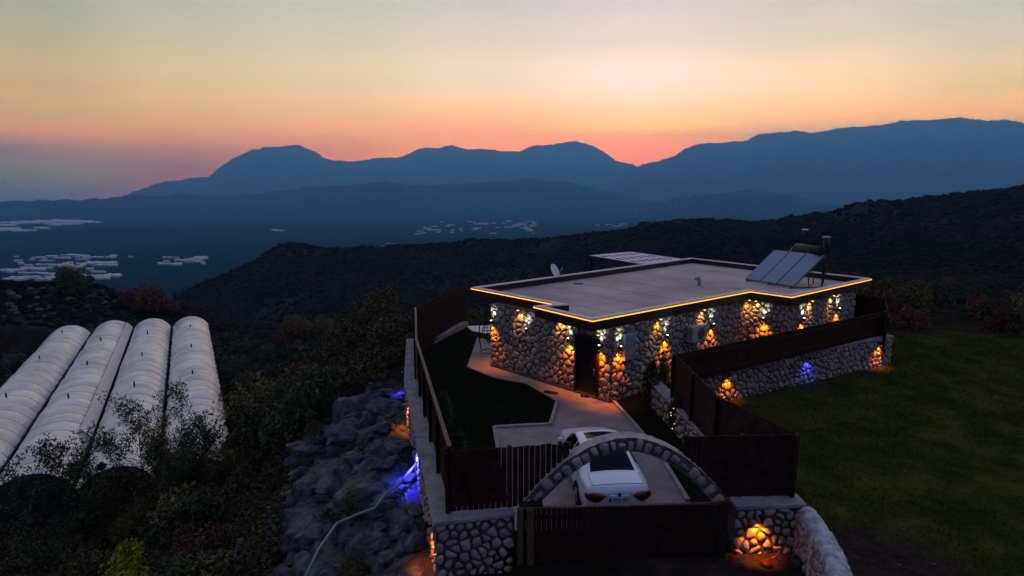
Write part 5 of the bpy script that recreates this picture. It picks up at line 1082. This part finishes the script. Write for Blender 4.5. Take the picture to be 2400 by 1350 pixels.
for i in range(290):
    y = random.uniform(9.5, 24); s = abs(random.gauss(1.8, 1.9)) + .3; x = (-1.72 - (y - 12) * .22) - s
    if s > 5.5: continue
    boulder(x, y, zg(x, y) + random.uniform(-.12, .08), random.uniform(.12, .5) * (1.7 if s > 1.0 and random.random() < .35 else .8), i, 'grey limestone rock of the crag beside the long left wall', 'rocks of the crag')
for i, (px, py, s, lab) in enumerate(((585,1282,.42,'pale rounded rock lying alone in the dark at the foot of the slope'),(690,1180,.45,'upright pale rock at the lower left end of the crag'),(855,1135,.55,'split pale boulder just above the bend of the drain pipe'),(700,1262,.3,'pale flat rock below the end of the crag'))):
    x, y, z = on_ground(px, py); o = boulder(x, y, zg(x, y) + .1, s, i + 3, lab)
for i in range(46):
    px, py = random.choice([(random.uniform(1880, 2250), random.uniform(1100, 1348)), (random.uniform(1720, 1860), random.uniform(1325, 1349))]); q = at(px, py, -.6)
    if inside(np.array([q[0]]), np.array([q[1]]), YARD)[0] or (q[0] < 7.0 and q[1] > 12.3) or (5.4 < q[0] < 6.6 and q[1] > 9): continue
    boulder(q[0], q[1], zg(*q) + .01, random.uniform(.025, .06), i, 'small stone scattered on the dirt in front of the field', 'stones on the dirt')
for i in range(90):
    px, py = random.uniform(5, 440), random.uniform(662, 745); x, y, z = on_ground(px, py)
    if math.hypot(x, y) > 170: continue
    boulder(x, y, zg(x, y) + .1, random.uniform(.3, .9), i, 'pale rock showing between the bushes on the left hillock', 'rocks on the hillock')

# ------------------------------------------------------------------ far greenhouses on the plain and the house on the ridge
GHM = mat('glasshouse_roof', (.42,.43,.46), .6, var=.12, vscale=.02)
def far_gh(px, py, wpx, dpx, lab, group, zz=PLAIN):
    a_, b_ = Vector(at(px - wpx / 2, py, zz + 5)), Vector(at(px + wpx / 2, py, zz + 5)); c_ = Vector(at(px, py - dpx, zz + 5)); w = b_ - a_; dd = (c_ - (a_ + b_) / 2); sk = random.uniform(-.25, .25); dd = dd + w * sk
    o = thing('distant_greenhouse', lab, 'greenhouse', (a_.x, a_.y, zz), 0, group); o_ = MB(); n = max(2, int(w.length / 25)); vs = []; fs = []
    for i in range(2 * n + 1):
        p = w * (i / (2 * n)); z = 4.2 + (1.4 if i % 2 else 0); vs += [(p.x, p.y, z), (p.x + dd.x, p.y + dd.y, z), (p.x, p.y, 0), (p.x + dd.x, p.y + dd.y, 0)]
    for i in range(2 * n): a1 = i * 4; fs += [(a1, a1 + 4, a1 + 5, a1 + 1), (a1 + 2, a1 + 6, a1 + 4, a1), (a1 + 1, a1 + 5, a1 + 7, a1 + 3)]
    fs += [(0, 1, 3, 2), (8 * n, 8 * n + 2, 8 * n + 3, 8 * n + 1)]
    me = bpy.data.meshes.new('distant_greenhouse'); me.from_pydata(vs, [], fs); me.update(); me.materials.append(GHM); bpy.data.objects.remove(o); o = link('distant_greenhouse', me); o.location = (a_.x, a_.y, zz); tag(o, lab, 'greenhouse', group)
random.seed(77)
CL = [(10,275,614,655,60,'greenhouse roof in the large pale group above the left hillock',38,3.2),(35,205,596,611,24,'greenhouse roof in the small group at the far left of the plain',24,2),(232,312,599,603,5,'greenhouse roof in the thin short row left of the middle group',24,2.4),(365,478,602,620,22,'greenhouse roof in the middle group above the red bush',26,2.2),(880,975,571,577,8,'greenhouse roof just above the dark ridge line',22,1.3),(975,1260,517,548,60,'greenhouse roof in the scattered group over the middle of the ridge',15,1.0),(1400,1500,524,530,6,'greenhouse roof glimpsed above the ridge before the far hills',15,.8),(640,690,535,540,3,'greenhouse roof standing apart on the dark plain',22,1.3),(0,225,517,547,44,'greenhouse roof in the broad misty field at the left edge',44,3.4),(1860,1905,494,500,4,'greenhouse roof just over the right shoulder of the ridge',14,1.6)]
for x0, x1, y0, y1, n_, lab, wp, dp in CL:
    for i in range(n_):
        px, py = random.uniform(x0, x1), random.uniform(y0, y1)
        if (x0, y0) == (0, 517) : py = 517 + (y1 - y0) * random.random() * (1 - px / 260)
        if (x0, y0) == (10, 614): px = x0 + (x1 - x0) * (.15 + .85 * random.random()) if py < 630 else px
        zz = PLAIN + 2
        q_ = at(px, py, PLAIN); zz = max(PLAIN + 1, float(hz(np.array([q_[0]]), np.array([q_[1]]))[0]) + 1) if math.hypot(*q_) < 9000 else PLAIN + 1
        if zz > PLAIN + 60: continue
        far_gh(px, py, wp * random.uniform(.35, 1.3), dp * random.uniform(.5, 1.2), lab, lab.replace('greenhouse roof', 'greenhouses'), zz)
x, y, z = on_ground(1886, 548); hs = thing('hillside_hut', 'tiny pale hut on the dark ridge above the solar tank', 'hut', (x, y, zg(x, y))); hs.scale = (.6, .6, .6); MB().box(0, 0, 1.2, 3.4, 3, 2.8).build('wall', mat('hut_wall', (.07,.06,.09), .8), hs); m_ = MB(); m_.add([(-1.9,-1.7,2.6),(1.9,-1.7,2.6),(1.9,1.7,2.6),(-1.9,1.7,2.6),(-1.9,0,3.5),(1.9,0,3.5)], [(0,1,5,4),(2,3,4,5),(0,4,3),(1,2,5)]); m_.build('roof', mat('hut_roof', (.6,.6,.62), .7), hs)
